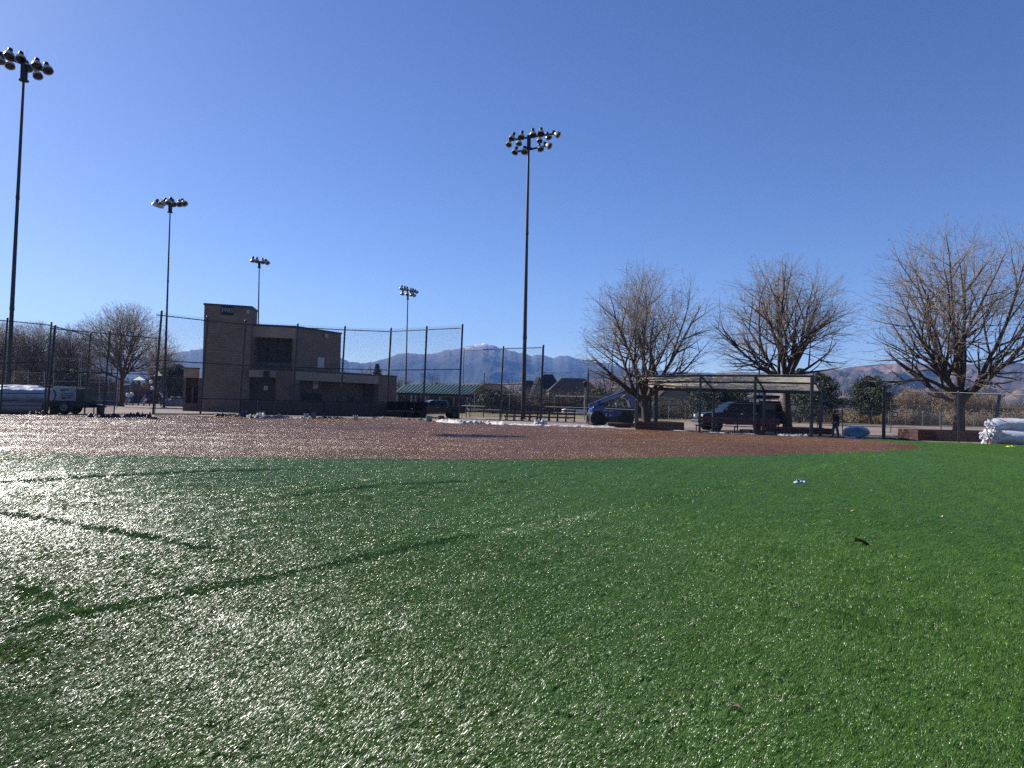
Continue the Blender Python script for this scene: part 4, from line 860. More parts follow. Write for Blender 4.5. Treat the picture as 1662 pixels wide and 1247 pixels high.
def pickup(label,loc,rz,paint,L=5.9,topper=False,rack=False,cabm=None,big=1.0):
    t=thing('pickup_truck',label,'pickup truck',loc,rz,None); hw=0.98*big; h=L/2
    cabm=cabm or paint
    lower=[(h-0.02,0.62),(h,0.80),(h-0.06,1.04),(h-0.35,1.14),(1.55,1.22),(1.5,1.26),(-1.05,1.28),(-1.12,1.26),(-h,1.26),(-h,0.60),(-h+0.1,0.52),(h-0.25,0.50)]
    m=MB(); m.side(lower,-hw,hw); m.obj('body',paint,t,0.06)
    cab=[(1.62,1.2),(0.92,1.80),(0.55,1.90),(-0.75,1.92),(-1.02,1.84),(-1.10,1.2)]
    n=len(cab); m=MB(); vs=[]
    for y in (-1,1):
        for x,z in cab: vs.append((x,y*(hw-0.05-0.24*(z-1.2)),z))
    m.add(vs,[tuple(range(n)),tuple(range(n,2*n))[::-1]]+[((i+1)%n,i,i+n,(i+1)%n+n) for i in range(n)]); m.obj('cab',cabm,t,0.05)
    def pane(x0,x1,z0,z1,xt0,xt1,s):
        m=MB(); y0=hw-0.05-0.24*(z0-1.2)+0.012; y1=hw-0.05-0.24*(z1-1.2)+0.012
        v=[(x0,s*y0,z0),(x1,s*y0,z0),(xt1,s*y1,z1),(xt0,s*y1,z1)]; v2=[(a,b-s*0.02,c) for a,b,c in v]; m.add(v+v2,[(0,1,2,3),(7,6,5,4),(0,4,5,1),(1,5,6,2),(2,6,7,3),(3,7,4,0)]); m.obj('side_window',M_glassd,t)
    for s in (-1,1):
        pane(1.35,0.36,1.31,1.80,0.82,0.40,s); pane(0.28,-0.92,1.31,1.80,0.28,-0.82,s)
        m=MB(); m.box((1.3,s*(hw+0.12),1.36),(0.16,0.22,0.2)); m.obj('mirror',paint,t,0.03)
        m=MB(); m.box((h-0.10,s*(hw-0.22),0.95),(0.16,0.34,0.2)); m.obj('headlight',M_lens,t,0.03)
        m=MB(); m.box((-h+0.02,s*(hw-0.1),1.0),(0.08,0.18,0.42)); m.obj('tail_light',M_red,t,0.02)
        for x in (0.2,-0.85):
            m=MB(); m.box((x,s*(hw+0.02),1.12),(0.18,0.04,0.035)); m.obj('door_handle',M_chrome,t)
        for x in (0.33,1.5,-1.0):
            m=MB(); m.box((x,s*(hw+0.001),0.92),(0.012,0.006,0.62)); m.obj('door_seam',M_dark,t)
        for x in (h-1.05,-h+1.15):
            m=MB(); m.lathe((x,s*(hw+0.004),0.43),(0,-s,0),[(0,0.001),(0,0.50),(0.10,0.50)],24); m.obj('wheel_arch',M_rubber,t)
        m=MB(); m.box((0.1,s*(hw+0.04),0.44),(2.6,0.14,0.05)); m.obj('running_board',M_dark,t)
    v=MB(); y0=hw-0.14;y1=hw-0.28; v.add([(1.60,-y0,1.26),(1.60,y0,1.26),(1.00,y1,1.77),(1.00,-y1,1.77),(1.58,-y0,1.24),(1.58,y0,1.24),(0.98,y1,1.75),(0.98,-y1,1.75)],[(0,1,2,3),(7,6,5,4),(0,4,5,1),(1,5,6,2),(2,6,7,3),(3,7,4,0)]); v.obj('windscreen',M_glassd,t)
    m=MB(); m.box((h+0.03,0,0.58),(0.22,2*hw-0.04,0.24)); m.obj('front_bumper',M_chrome,t,0.04)
    m=MB(); m.box((-h-0.05,0,0.58),(0.18,2*hw-0.1,0.2)); m.obj('rear_bumper',M_chrome,t,0.04)
    m=MB(); m.box((h-0.02,0,0.92),(0.06,1.1,0.28)); m.obj('grille',M_dark,t,0.02)
    for x in (h-1.05,-h+1.15):
        for s in (-1,1): wheel(t,x,s*(hw-0.1),0.41,0.27,M_galv,s)
    if topper:
        m=MB(); x0,x1=-h+0.04,-1.14; yb=hw-0.05
        prof=[(x1,1.27),(x1,2.0),(x0+0.28,2.0),(x0,1.27)]; vs=[]
        for y in (-1,1):
            for x,z in prof: vs.append((x,y*(yb-0.12*(z-1.27)),z))
        m.add(vs,[(0,1,2,3),(7,6,5,4),(1,0,4,5),(2,1,5,6),(3,2,6,7),(0,3,7,4)]); tp=m.obj('bed_cap',paint,t,0.05)
        for s in (-1,1):
            m=MB(); m.box(((x0+x1)/2,s*(yb-0.02),1.64),(1.15,0.03,0.36)); m.obj('cap_window',M_glassd,tp)
        m=MB(); m.box((x0+0.1,0,1.62),(0.04,1.4,0.42),0,Matrix.Rotation(0.36,3,'Y')); m.obj('cap_rear_window',mat('painted_sky_glass',(0.10,0.16,0.22),0.05,0.3),tp)  # reflected sky is painted into the pane's blue base colour
    if rack:
        rk=MB()
        for x in (-1.3,-2.1,-2.7): rk.bar((x,-0.8,2.12),(x,0.8,2.12),0.05); rk.bar((x,-0.75,1.98),(x,-0.75,2.12),0.04); rk.bar((x,0.75,1.98),(x,0.75,2.12),0.04)
        rko=rk.obj('roof_rack',M_dark,t)
        m=MB(); m.box((-2.0,-0.2,2.27),(2.1,1.1,0.22)); m.obj('roof_box',M_dark,rko,0.06)
    else:
        if not topper:
            m=MB(); m.box((-2.05,0,1.24),(1.6,1.6,0.08)); m.obj('bed_floor',M_dark,t)
    return t
pickup('dark navy pickup with a bed cap and roof box parked facing left behind the canopy',W(1199,54.2),math.pi+0.10,M_navy,6.3,True,True).scale=(1,1,1.13)
pickup('black pickup with a pale rear cab pillar parked behind the right end of the backstop',W(709,78),math.pi+0.38,M_blackpaint,5.8,False,False,mat('silver_grey_paint',(0.16,0.17,0.19),0.3,0.2,0.1,2))
# dark low car in the shade by the building
def small_car(label,loc,rz,paint):
    t=thing('parked_car',label,'car',loc,rz); hw=0.88
    m=MB(); m.side([(2.2,0.45),(2.25,0.7),(2.0,0.86),(1.1,0.98),(-1.7,1.0),(-2.2,0.92),(-2.25,0.5),(-2.1,0.35),(2.0,0.35)],-hw,hw); m.obj('body',paint,t,0.06)
    cab=[(1.15,0.96),(0.35,1.42),(-0.2,1.5),(-1.0,1.46),(-1.75,0.98)]; n=len(cab); vs=[(x,y*(hw-0.05-0.3*(z-0.96)),z) for y in(-1,1) for x,z in cab]
    m=MB(); m.add(vs,[tuple(range(n)),tuple(range(n,2*n))[::-1]]+[((i+1)%n,i,i+n,(i+1)%n+n) for i in range(n)]); m.obj('cabin',M_glassd,t,0.04)
    m=MB(); m.add([(x,y*(hw-0.2),z+0.012) for y in(-1,1) for x,z in cab[1:4]],[(0,1,4,3),(1,2,5,4)]); 
    for s in (-1,1):
        m2=MB(); m2.box((2.15,s*0.6,0.7),(0.16,0.3,0.14)); m2.obj('headlight',M_lens,t,0.02)
        m2=MB(); m2.box((-2.22,s*0.65,0.75),(0.06,0.26,0.14)); m2.obj('tail_light',M_red,t,0.01)
        for x in (1.4,-1.4): wheel(t,x,s*(hw-0.1),0.32,0.2,M_galv,s)
    return t
small_car('dark car in the shade in front of the building recess, behind the backstop pads',W(522,80),math.pi+0.15,M_navy)
small_car('white car parked far off behind the railed fence, right of the bleachers',W(935,118),0.1,M_white)
# dark flat trailer behind backstop
tr=thing('utility_trailer','black high-sided utility trailer behind the backstop, left of the black pickup','trailer',W(661,76.5),math.pi-0.05)
m=MB(); m.box((0,0,0.62),(4.0,1.9,0.16)); m.obj('deck',M_dark,tr)
for s in (-1,1):
    for k in range(4):
        m=MB(); m.box((0,s*0.93,0.82+0.24*k),(4.0,0.05,0.21)); m.obj('side_board',mat('matt_black_board',(0.005,0.005,0.006),0.8,spec=0.1),tr)
    for k in range(5):
        m=MB(); m.box((-1.9+0.95*k,s*0.98,1.2),(0.07,0.05,1.1)); m.obj('stake',M_dark,tr)
    for x in (-0.45,0.45): wheel(tr,x,s*0.8,0.34,0.2,M_dark,s)
m=MB(); m.box((-1.98,0,1.2),(0.05,1.8,0.95)); m.obj('tailgate',M_dark,tr)
m=MB(); m.bar((2.0,0,0.6),(3.1,0,0.5),0.12); m.obj('drawbar',M_dark,tr)
# ------------------------------------------------------------------ blue boom lift
bl=thing('boom_lift','royal blue wheeled boom machine, boom angled up right, left of the first bare tree','boom lift',W(992,61.5),0.06)
def q2(x,z,y=0): return Vector((x,y,z))
S0=61.5/FPX
def bx_(px_,py_):   # photo pixel to local x,z at the machine's depth
    p=px(px_,py_,61.5)-W(992,61.5); return (p.x,p.z)
m=MB(); m.side([bx_(958,689),bx_(956,672),bx_(960,660),bx_(1022,662),bx_(1024,682),bx_(1018,688)],-1.0,1.0); m.obj('chassis',mat('dark_blue_black_paint',(0.008,0.012,0.03),0.4),bl,0.06)
m=MB(); m.side([bx_(957,672),bx_(957,662),bx_(966,660.5),bx_(984,660.5),bx_(996,664),bx_(1007,668.5),bx_(1006,676),bx_(985,679),bx_(960,677)],-1.06,0.2); hd=m.obj('engine_cover',M_blue,bl,0.08)
m=MB(); a=bx_(957,660);b=bx_(1020,636); m.bar((a[0],0.3,a[1]),(b[0],0.3,b[1]),0.5,0.42); m.obj('boom',M_blue,bl,0.03)
m=MB(); a=bx_(975,652.5);b=bx_(1012,639.5); m.bar((a[0],0.03,a[1]),(b[0],0.03,b[1]),0.03,0.20); m.obj('boom_stripe',mat('boom_marking',(0.25,0.33,0.48),0.4),bl)
m=MB(); a=bx_(1012,638);b=bx_(1027,650); m.bar((a[0],0.3,a[1]),(b[0],0.3,b[1]),0.42,0.55); m.obj('boom_head',M_blue,bl,0.05)
m=MB(); a=bx_(1024,645);b=bx_(1029,662); m.bar((a[0],0.3,a[1]),(b[0],0.3,b[1]),0.9,0.6); m.obj('carriage',M_blue,bl,0.03)
# cab frame
c0=bx_(1003,655);c1=bx_(1010,668);c2=bx_(997,668)
m=MB()
for y in (-0.9,-0.1):
    m.bar((c2[0],y,c2[1]),(c0[0]-0.3,y,c0[1]),0.07); m.bar((c0[0]-0.3,y,c0[1]),(c0[0]+0.2,y,c0[1]),0.07); m.bar((c0[0]+0.2,y,c0[1]),(c1[0]+0.2,y,c1[1]),0.07)
m.bar((c0[0]-0.3,-0.9,c0[1]),(c0[0]-0.3,-0.1,c0[1]),0.07); m.bar((c0[0]+0.2,-0.9,c0[1]),(c0[0]+0.2,-0.1,c0[1]),0.07); m.obj('cab_frame',M_panel,bl)
for x,y in ((966,-0.95),(1013,-0.95),(966,0.95),(1013,0.95)): wheel(bl,bx_(x,680)[0],y,0.62,0.4,M_white if False else M_dark,1 if y>0 else -1)
# white marks on the cover (too small to read in the photo)
for x0,x1,y,th in ((976,981,666.5,0.10),(984,991,666.8,0.09),(978,981.5,673,0.26),(985,988.5,673.5,0.16)):
    a=bx_(x0,y);b=bx_(x1,y); m=MB(); m.box(((a[0]+b[0])/2,-1.075,(a[1]+b[1])/2),(b[0]-a[0],0.02,th)); m.obj('marking',mat('faded_white_lettering',(0.35,0.40,0.5),0.5),hd)
# bin left of the machine
bi=thing('litter_bin','dark brown square bin behind the fence, left of the blue machine wheel','bin',W(962,63))
m=MB(); m.box((0,0,0.5),(0.9,0.8,1.0)); m.obj('body',mat('dark_brown_bin',(0.03,0.02,0.02),0.6),bi,0.03); m=MB(); m.box((0,0,1.03),(0.96,0.86,0.08)); m.obj('lid',M_dark,bi,0.02)
# timber boards stacked near the machine
tb=thing('board_stack','pale boards lying on the ground in front of the blue machine','boards',W(996,57.6),-0.1)
for k,(w_,zz) in enumerate(((2.4,0.05),(1.4,0.17),(1.3,0.29))):
    m=MB(); m.box((0.1*k,0.05*k,zz),(w_,0.7,0.09)); m.obj('board',mat('pale_fresh_timber',(0.38,0.28,0.19),0.8,0,0.2,5),tb,0.01)
# post lamp
pl=thing('post_lamp','small lantern on a pale post just left of the blue machine','lamp post',W(949,80))
m=MB(); m.tube((0,0,0),(0.05,0,3.6),0.06,0.05,8); m.obj('post',M_galv,pl); m=MB(); m.lathe((0.05,0,3.6),(0,0,1),[(0,0.08),(0.1,0.2),(0.45,0.28),(0.5,0.34),(0.75,0.02)],8); m.obj('lantern',M_dark,pl)

# ------------------------------------------------------------------ bleachers
def bleacher(label,x,d,wd,rz,rows=5):
    t=thing('bleacher',label,'bleachers',W(x,d),rz,'maroon bleachers behind the fence')
    for k in range(rows):
        z=0.42+0.32*k; y=0.62*k
        m=MB(); m.box((0,y,z),(wd,0.28,0.11)); m.obj('seat_plank',M_bleach,t)
        if k: 
            m=MB(); m.box((0,y-0.34,z-0.27),(wd,0.24,0.08)); m.obj('foot_plank',M_bleach,t)
    nf=5
    for i in range(nf):
        xx=-wd/2+0.15+(wd-0.3)*i/(nf-1); m=MB(); m.bar((xx,-0.1,0.12),(xx,0.62*(rows-1)+0.1,0.38+0.32*(rows-1)),0.06); m.bar((xx,-0.2,0.03),(xx,0.62*(rows-1)+0.2,0.03),0.06)
        for k in range(rows): m.bar((xx,0.62*k,0.03),(xx,0.62*k,0.40+0.32*k),0.05)
        m.obj('frame',M_bleach,t)
    zt_=0.42+0.32*(rows-1); m=MB()
    for h_ in (0.45,0.9): m.bar((-wd/2,0.62*(rows-1)+0.25,zt_+h_),(wd/2,0.62*(rows-1)+0.25,zt_+h_),0.045)
    for i in range(nf): xx=-wd/2+wd*i/(nf-1); m.bar((xx,0.62*(rows-1)+0.25,zt_-0.3),(xx,0.62*(rows-1)+0.25,zt_+0.9),0.045)
    m.obj('guard_rail',M_bleach,t)
    # slanted base braces
    m=MB(); m.bar((-wd/2+0.1,0.3,0.1),(-wd/2+1.2,0.3,0.5),0.04); m.bar((wd/2-0.1,0.3,0.1),(wd/2-1.2,0.3,0.5),0.04); m.obj('brace',M_bleach,t)
    return t
bleacher('maroon bleachers standing at the foot of the central light pole',846,72,3.4,-0.12,4)
bleacher('maroon bleachers with five rows, right of the tall fence end post',904,70,3.6,-0.12,5)
# ------------------------------------------------------------------ pavilion
pv_=thing('picnic_pavilion','long picnic pavilion with a green ribbed roof beyond the backstop','pavilion',(0,0,0))
dP=128
e0,e1=px(640,637,dP),px(762,640.5,dP+4); r0_,r1_=px(655,624.5,dP+8),px(783,625,dP+12)
NR=22
M_grn=mat('green_metal_roofing',(0.085,0.145,0.12),0.5,0.1,0.12,0.6)
for k in range(NR):
    a0,a1=lerp(e0,e1,k/NR),lerp(e0,e1,(k+1)/NR);b0,b1=lerp(r0_,r1_,k/NR),lerp(r0_,r1_,(k+1)/NR); up=Vector((0,0,0.12))
    m=MB(); i0=lerp(a0,a1,0.86);j0=lerp(b0,b1,0.86)
    m.add([a0,i0,j0,b0,a0-up,i0-up,j0-up,b0-up],[(0,1,2,3),(7,6,5,4),(0,4,5,1),(1,5,6,2),(2,6,7,3),(3,7,4,0)]); m.add([i0+up*0.8,a1+up*0.8,b1+up*0.8,j0+up*0.8,i0-up,a1-up,b1-up,j0-up],[(0,1,2,3),(7,6,5,4),(0,4,5,1),(1,5,6,2),(2,6,7,3),(3,7,4,0)]); m.obj('roof_sheet',M_grn,pv_)
c_e=Vector((1.2,15,0)); m=MB(); m.add([r0_,r1_,r1_+c_e+Vector((0,0,-1.5)),r0_+c_e+Vector((0,0,-1.5))]+[q-Vector((0,0,0.1)) for q in (r0_,r1_,r1_+c_e+Vector((0,0,-1.5)),r0_+c_e+Vector((0,0,-1.5)))],[(0,1,2,3),(7,6,5,4),(0,4,5,1),(1,5,6,2),(2,6,7,3),(3,7,4,0)]); m.obj('rear_roof_slope',M_grn,pv_)
seg('fascia_board',e0-Vector((0,0,0.2)),e1-Vector((0,0,0.2)),0.12,M_dark,pv_,0.3)
M_oc=mat('ochre_beam_paint',(0.30,0.21,0.08),0.6)
for k in range(6):
    a=lerp(e0,e1,0.03+0.94*k/5); seg('post',Vector((a.x,a.y+0.5,0)),a+Vector((0,0.5,-0.2)),0.28,M_galv if k!=4 else M_oc,pv_)
    b=lerp(e0,e1,0.03+0.94*k/5)+Vector((1.5,14,0)); seg('post',Vector((b.x,b.y,0)),b+Vector((0,0,0.3)),0.28,M_galv,pv_)
seg('tie_beam',lerp(e0,e1,0.6)+Vector((0,0.6,-0.5)),e1+Vector((0,0.6,-0.5)),0.15,M_oc,pv_,0.2)
# ------------------------------------------------------------------ houses
def house(label,x,d,wd,dp,hw,hr,rz,wallm,roofm,garage=False,gable_front=True):
    t=thing('house',label,'house',W(x,d),rz)
    m=MB(); m.prism([(-wd/2,-dp/2),(wd/2,-dp/2),(wd/2,dp/2),(-wd/2,dp/2)],0,hw); m.obj('wall',wallm,t)
    o=0.5
    if gable_front:  # ridge along y, gable faces us
        m=MB(); m.add([(-wd/2,-dp/2,hw),(wd/2,-dp/2,hw),(0,-dp/2,hr-0.15),(-wd/2,dp/2,hw),(wd/2,dp/2,hw),(0,dp/2,hr-0.15)],[(0,1,2),(5,4,3),(0,2,5,3),(2,1,4,5),(0,3,4,1)]); m.obj('gable',wallm,t)
        sl=(hr-hw)/(wd/2)
        for s in (-1,1):
            a=[(0,-dp/2-o,hr),(s*(wd/2+o),-dp/2-o,hw-sl*o),(s*(wd/2+o),dp/2+o,hw-sl*o),(0,dp/2+o,hr)]; b=[(p[0],p[1],p[2]+0.6) for p in a]
            m=MB(); m.add(a+b,[(0,1,2,3),(7,6,5,4),(0,4,5,1),(1,5,6,2),(2,6,7,3),(3,7,4,0)]); m.obj('roof_slope',roofm,t)
    else:
        sl=(hr-hw)/(dp/2); ins=min(wd*0.28,dp*0.5)
        a=[(-wd/2-o,-dp/2-o,hw-0.1),(wd/2+o,-dp/2-o,hw-0.1),(wd/2+o,dp/2+o,hw-0.1),(-wd/2-o,dp/2+o,hw-0.1),(-wd/2+ins,0,hr),(wd/2-ins,0,hr)]
        m=MB(); m.add(a,[(0,1,5,4),(1,2,5),(2,3,4,5),(3,0,4),(3,2,1,0)]); m.obj('hip_roof',roofm,t)
    for xx in (-wd*0.28,wd*0.28):
        for z in ([1.6] if hw<3.6 else [1.6,hw-1.4]):
            m=MB(); m.box((xx,-dp/2-0.03,z),(1.3,0.08,1.2)); f=m.obj('window',M_white,t); m=MB(); m.box((xx,-dp/2-0.08,z),(1.1,0.04,1.0)); m.obj('pane',M_glassd,f)
    if garage:
        m=MB(); m.box((0,-dp/2-0.04,1.2),(2.6,0.08,2.3)); m.obj('garage_door',M_white,t)
    return t
M_hg=mat('grey_house_siding',(0.22,0.22,0.21),0.8,0,0.1,1,0.2); M_hb=mat('brown_house_siding',(0.16,0.12,0.10),0.8,0,0.1,1); M_hblue=mat('blue_grey_siding',(0.10,0.13,0.17),0.8); M_rd=mat('dark_shingle_roof',(0.022,0.022,0.028),0.9,0,0.2,1,spec=0.05); M_rb=mat('brown_shingle_roof',(0.09,0.065,0.055),0.9,0,0.2,1,spec=0.05); M_htan=mat('pale_tan_siding',(0.20,0.185,0.16),0.8)
house('grey house with a steep dark gable roof, right of the central light pole',872,300,3.9+2,8,5.0,12.2,0.15,M_htan,M_rd,True)
house('larger house with a dark peaked roof behind the tall fence end post',889,330,9.5,9,8.6,15.2,0.2,M_hg,M_rd,False,False)
house('wide low house with a brown hip roof behind the dry field scrub',930,310,22,12,7.0,13.0,0.05,M_hb,M_rb,False,False)
house('distant house with a dark roof just left of the central light pole',858,340,8,10,8.0,12.5,0.1,M_hb,M_rd,False,False)
house('brown house with a low gable seen under the left of the canopy',1072,150,10,9,3.6,6.6,0.6,M_hb,M_rb,False,True)
house('small dark-roofed house seen under the canopy left of the pines',1106,165,8,8,3.6,6.6,0.5,M_hblue,M_rd)
house('small white-gabled house under the right end of the pavilion roof',737,190,6.0,8,2.8,5.6,0.6,M_white,M_rd)
house('blue-grey house with a wide gable behind the playground',275,185,7,8,4.5,8.0,-0.2,M_hblue,M_rd)
house('long brown-roofed house behind the trees right of the pavilion',795,290,18,10,6.0,9.5,0.0,M_hb,M_rb,False,False)
# ------------------------------------------------------------------ playground
pg=thing('playground_tower','blue and red playground climbing tower with small white peaked roofs','playground',W(232,128))
M_pb=mat('playground_blue',(0.02,0.04,0.16),0.4); M_pr=mat('playground_red',(0.22,0.03,0.035),0.4); M_pw=mat('playground_pale_roof',(0.6,0.6,0.55),0.5)
o_=W(232,128)
def pp(x,y,dd=0): return px(x,y,128+dd)-o_
for x,top in ((206,625),(216,618),(225,617),(234,622),(243,622),(252,610),(262,610),(270,626)):
    a=W(x,128)-o_; b=pp(x,top); m=MB(); m.tube(a,b,0.13,0.13,8); m.obj('post',M_pb if x not in (243,234) else M_pr,pg)
for x0,x1,ye,yt in ((216,236,617,611),(249,263,610,601)):
    a=pp(x0,ye,-1.2);b=pp(x1,ye,-1.2);c=pp(x1,ye,1.2);d_0=pp(x0,ye,1.2);e=pp((x0+x1)/2,yt); m=MB(); m.add([a,b,c,d_0,e],[(0,1,4),(1,2,4),(2,3,4),(3,0,4),(3,2,1,0)]); m.obj('peaked_roof',M_pw,pg)
for x0,x1,y in ((216,234,640),(234,252,636),(252,270,638)):
    a=pp(x0,y);b=pp(x1,y); m=MB(); m.box((a+b)/2,((b-a).length,2.2,0.15)); m.obj('deck',M_pb,pg)
    m=MB(); m.bar(a+Vector((0,-1.1,0.9)),b+Vector((0,-1.1,0.9)),0.08); 
    for k in range(8): q=lerp(a,b,k/7); m.bar(q+Vector((0,-1.1,0)),q+Vector((0,-1.1,0.9)),0.05)
    m.obj('railing',M_pr,pg)
for x0,y0,x1,y1 in ((216,640,206,655),(243,637,231,655),(262,638,272,652)):
    a=pp(x0,y0,-1);b=pp(x1,y1,-4); m=MB(); m.bar(a,b,0.8,0.12); m.bar(a+Vector((0,-0.4,0.15)),b+Vector((0,-0.4,0.15)),0.08,0.3); m.obj('slide',M_pb,pg)
for i,(x,y) in enumerate(((207,641),(211,644),(214,640),(245,620),(247,630))):
    m=MB(); m.lathe(pp(x,y,-2),(0,-1,0.3),[(0,0.35),(0.1,0.3),(0.12,0.01)],10); m.obj('play_panel',M_white,pg)
for x0,x1,y in ((198,211,624),):
    m=MB(); m.bar(pp(x0,y),pp(x1,y),0.18); m.obj('top_bar',M_white,pg)
rk=thing('climbing_boulder','rounded grey climbing boulder beside the playground, left of the building wing','boulder',W(284,126))
bm=bmesh.new(); bmesh.ops.create_icosphere(bm,subdivisions=3,radius=1.0)
for v in bm.verts:
    f=1+0.22*mnoise.noise(v.co*1.6); v.co=Vector((v.co.x*1.9*f,v.co.y*1.6*f,max(-0.1,v.co.z)*1.75*f))
me=bpy.data.meshes.new('rock'); bm.to_mesh(me); bm.free(); me.materials.append(mat('grey_boulder',(0.20,0.20,0.22),0.9,0,0.35,2,0.6)); link('rock',me,rk)
# blue low screen
sc=thing('windscreen_panel','long low blue fabric screen on the far fence, right of the generator trailer','screen',W(160,112)); m=MB(); a=W(136,112)-W(160,112);b=W(193,113)-W(160,112)
m.wall(a,b,0.1,1.7,0.06,1); m.obj('fabric',mat('blue_fabric',(0.03,0.05,0.12),0.8),sc)
for k in range(5): m=MB(); q=lerp(a,b,k/4)-Vector((0,0.06,0)); m.tube(q,q+Vector((0,0,1.8)),0.04,0.04,6); m.obj('post',M_galv,sc)
# ------------------------------------------------------------------ generator trailer
gt=thing('generator_trailer','pale-sided towable generator with a dark green end on one visible wheel, behind the left fence','generator trailer',W(104,62.5),0.0)
o_=W(104,62.5)
def g2(x,y,dd=0): return px(x,y,62.5+dd)-o_
def gbox(name,x0,y0,x1,y1,d0,d1,material,parent=gt,bev=0.03):
    a=g2(x0,y1);b=g2(x1,y0); m=MB(); m.prism([(a.x,d0),(b.x,d0),(b.x,d1),(a.x,d1)],a.z,b.z); return m.obj(name,material,parent,bev)
gbox('end_housing',124,631,138,662,0.0,1.8,M_green); gbox('body',63,625.5,84,651,0.05,1.8,M_green)
sp_=gbox('side_panel',84,628.5,124,650.5,-0.02,1.8,M_panel); gbox('chassis_rail',78,651,139,660.5,0.1,1.7,mat('black_green_steel',(0.012,0.02,0.018),0.5))
for x0,x1,y in ((98,112,632.5),(98,105,634),(99,120,639),(99,120,642),(99,118,645)):
    a=g2(x0,y);b=g2(x1,y); m=MB(); m.box(((a.x+b.x)/2,-0.045,a.z),(b.x-a.x,0.02,0.11 if y<635 else 0.06)); m.obj('marking',mat('teal_lettering',(0.03,0.06,0.08),0.5),sp_)
a=g2(103,646.5); m=MB(); m.box((a.x,-0.06,a.z),(0.22,0.06,0.12)); m.obj('latch',M_dark,sp_)
for k in range(5): gbox('louvre',64,629+4.2*k,82,631+4.2*k,-0.05,0.06,M_dark,bev=0)
wheel(gt,g2(103,664).x,0.15,0.60,0.32,M_galv,-1); wheel(gt,g2(103,664).x,1.7,0.60,0.32,M_galv,1)
m=MB(); a=g2(138,658);b=g2(163,660.5); m.bar((a.x,0.9,a.z),(b.x,0.9,b.z),0.12); m.obj('drawbar',M_dark,gt)
m=MB(); a=g2(143,652);m.tube((a.x,0.9,0),(a.x,0.9,a.z),0.05,0.05,8); m.obj('jack_leg',M_dark,gt)
m=MB(); a=g2(80,665); m.box((a.x,0.7,0.5),(0.5,0.6,1.0)); m.obj('rear_step',mat('khaki_canvas',(0.10,0.09,0.07),0.8),gt,0.03)
tc_=thing('litter_bin','small grey-brown bin just right of the generator drawbar','bin',W(163,64)); m=MB(); m.lathe((0,0,0),(0,0,1),[(0,0.2),(0.01,0.26),(0.8,0.27)],14); m.obj('drum',mat('brown_drum',(0.10,0.075,0.07),0.7),tc_); m=MB(); m.lathe((0,0,0.8),(0,0,1),[(0,0.29),(0.05,0.28),(0.09,0.1),(0.09,0.001)],14); m.obj('lid',M_white,tc_)
# ------------------------------------------------------------------ wrapped turf rolls
def roll(label,c,axis,L,R,material,seed,parent_group,endm=None,sag=0.86,amp=0.04):
    """a plastic-wrapped roll of turf lying on its side, slightly flattened"""
    t=thing('wrapped_roll',label,'wrapped roll',c,math.atan2(axis[1],axis[0]),parent_group)
    nx,na=34,30; V=[];F=[]
    for i in range(nx+1):
        x=-L/2+L*i/nx; e=min(1,(min(i,nx-i)+0.4)/1.6)**0.14
        for j in range(na):
            a=2*math.pi*j/na; f=1+amp*mnoise.noise(Vector((x*1.6+seed,math.cos(a)*1.7,math.sin(a)*1.7)))*2+amp*0.6*mnoise.noise(Vector((x*6+seed,math.cos(a)*5,math.sin(a)*5)))
            rr_=R*f*e; z=R*sag+math.sin(a)*rr_*sag; V.append((x,math.cos(a)*rr_*1.06,max(z,0.0 if sag>0 else z)))
    for i in range(nx):
        for j in range(na): F.append((i*na+j,(i+1)*na+j,(i+1)*na+(j+1)%na,i*na+(j+1)%na))
    link('wrap',mesh_np('wrap',V,F,material,True),t)
    for s in (-1,1):
        m=MB(); m.lathe((s*L/2*0.97,0,0),(s,0,0),[(-0.05,R*0.90),(0.0,R*0.86),(0.03,R*0.7),(0.0,R*0.35),(-0.03,R*0.12),(-0.03,0.001)],26)
        m.v=[(v[0],v[1],v[2]*sag+R*sag) for v in m.v]; m.obj('roll_end',endm or M_turfend,t)
    return t
M_turfend=mat('rolled_turf_edge',(0.30,0.28,0.28),0.8,0,0.3,9)
GL='plastic-wrapped turf rolls at the left'
z2_=0
r1=roll('front wrapped roll at the lower left edge, pinkish and resting on the ground',W(4,60),(1,0.04),7.0,0.62,mat('dull_pink_wrap',(0.24,0.20,0.22),0.4,0,0.3,1,0.5,bscale=3),1,GL,M_dark,0.9)
r2=roll('blue-white wrapped roll stacked on the roll at the lower left edge',W(5,60.2,1.02),(1,0.03),8.0,0.66,mat('blue_white_wrap',(0.30,0.36,0.48),0.3,0,0.35,1,0.5,bscale=3),2,GL,M_wrap,0.9)
r3=roll('upper rear wrapped roll with a bright top edge, left of the generator',W(14,62.6,1.15),(1,0.05),6.2,0.72,mat('grey_white_wrap',(0.42,0.46,0.54),0.3,0,0.25,1,0.5,bscale=3),3,GL,M_wrap,0.9)
r5=roll('rear wrapped roll on the ground behind the stacked pair at left',W(14,62.4,0),(1,0.05),6.2,0.70,mat('grey_white_wrap',(0.42,0.46,0.54)),5,GL,M_wrap,0.9)
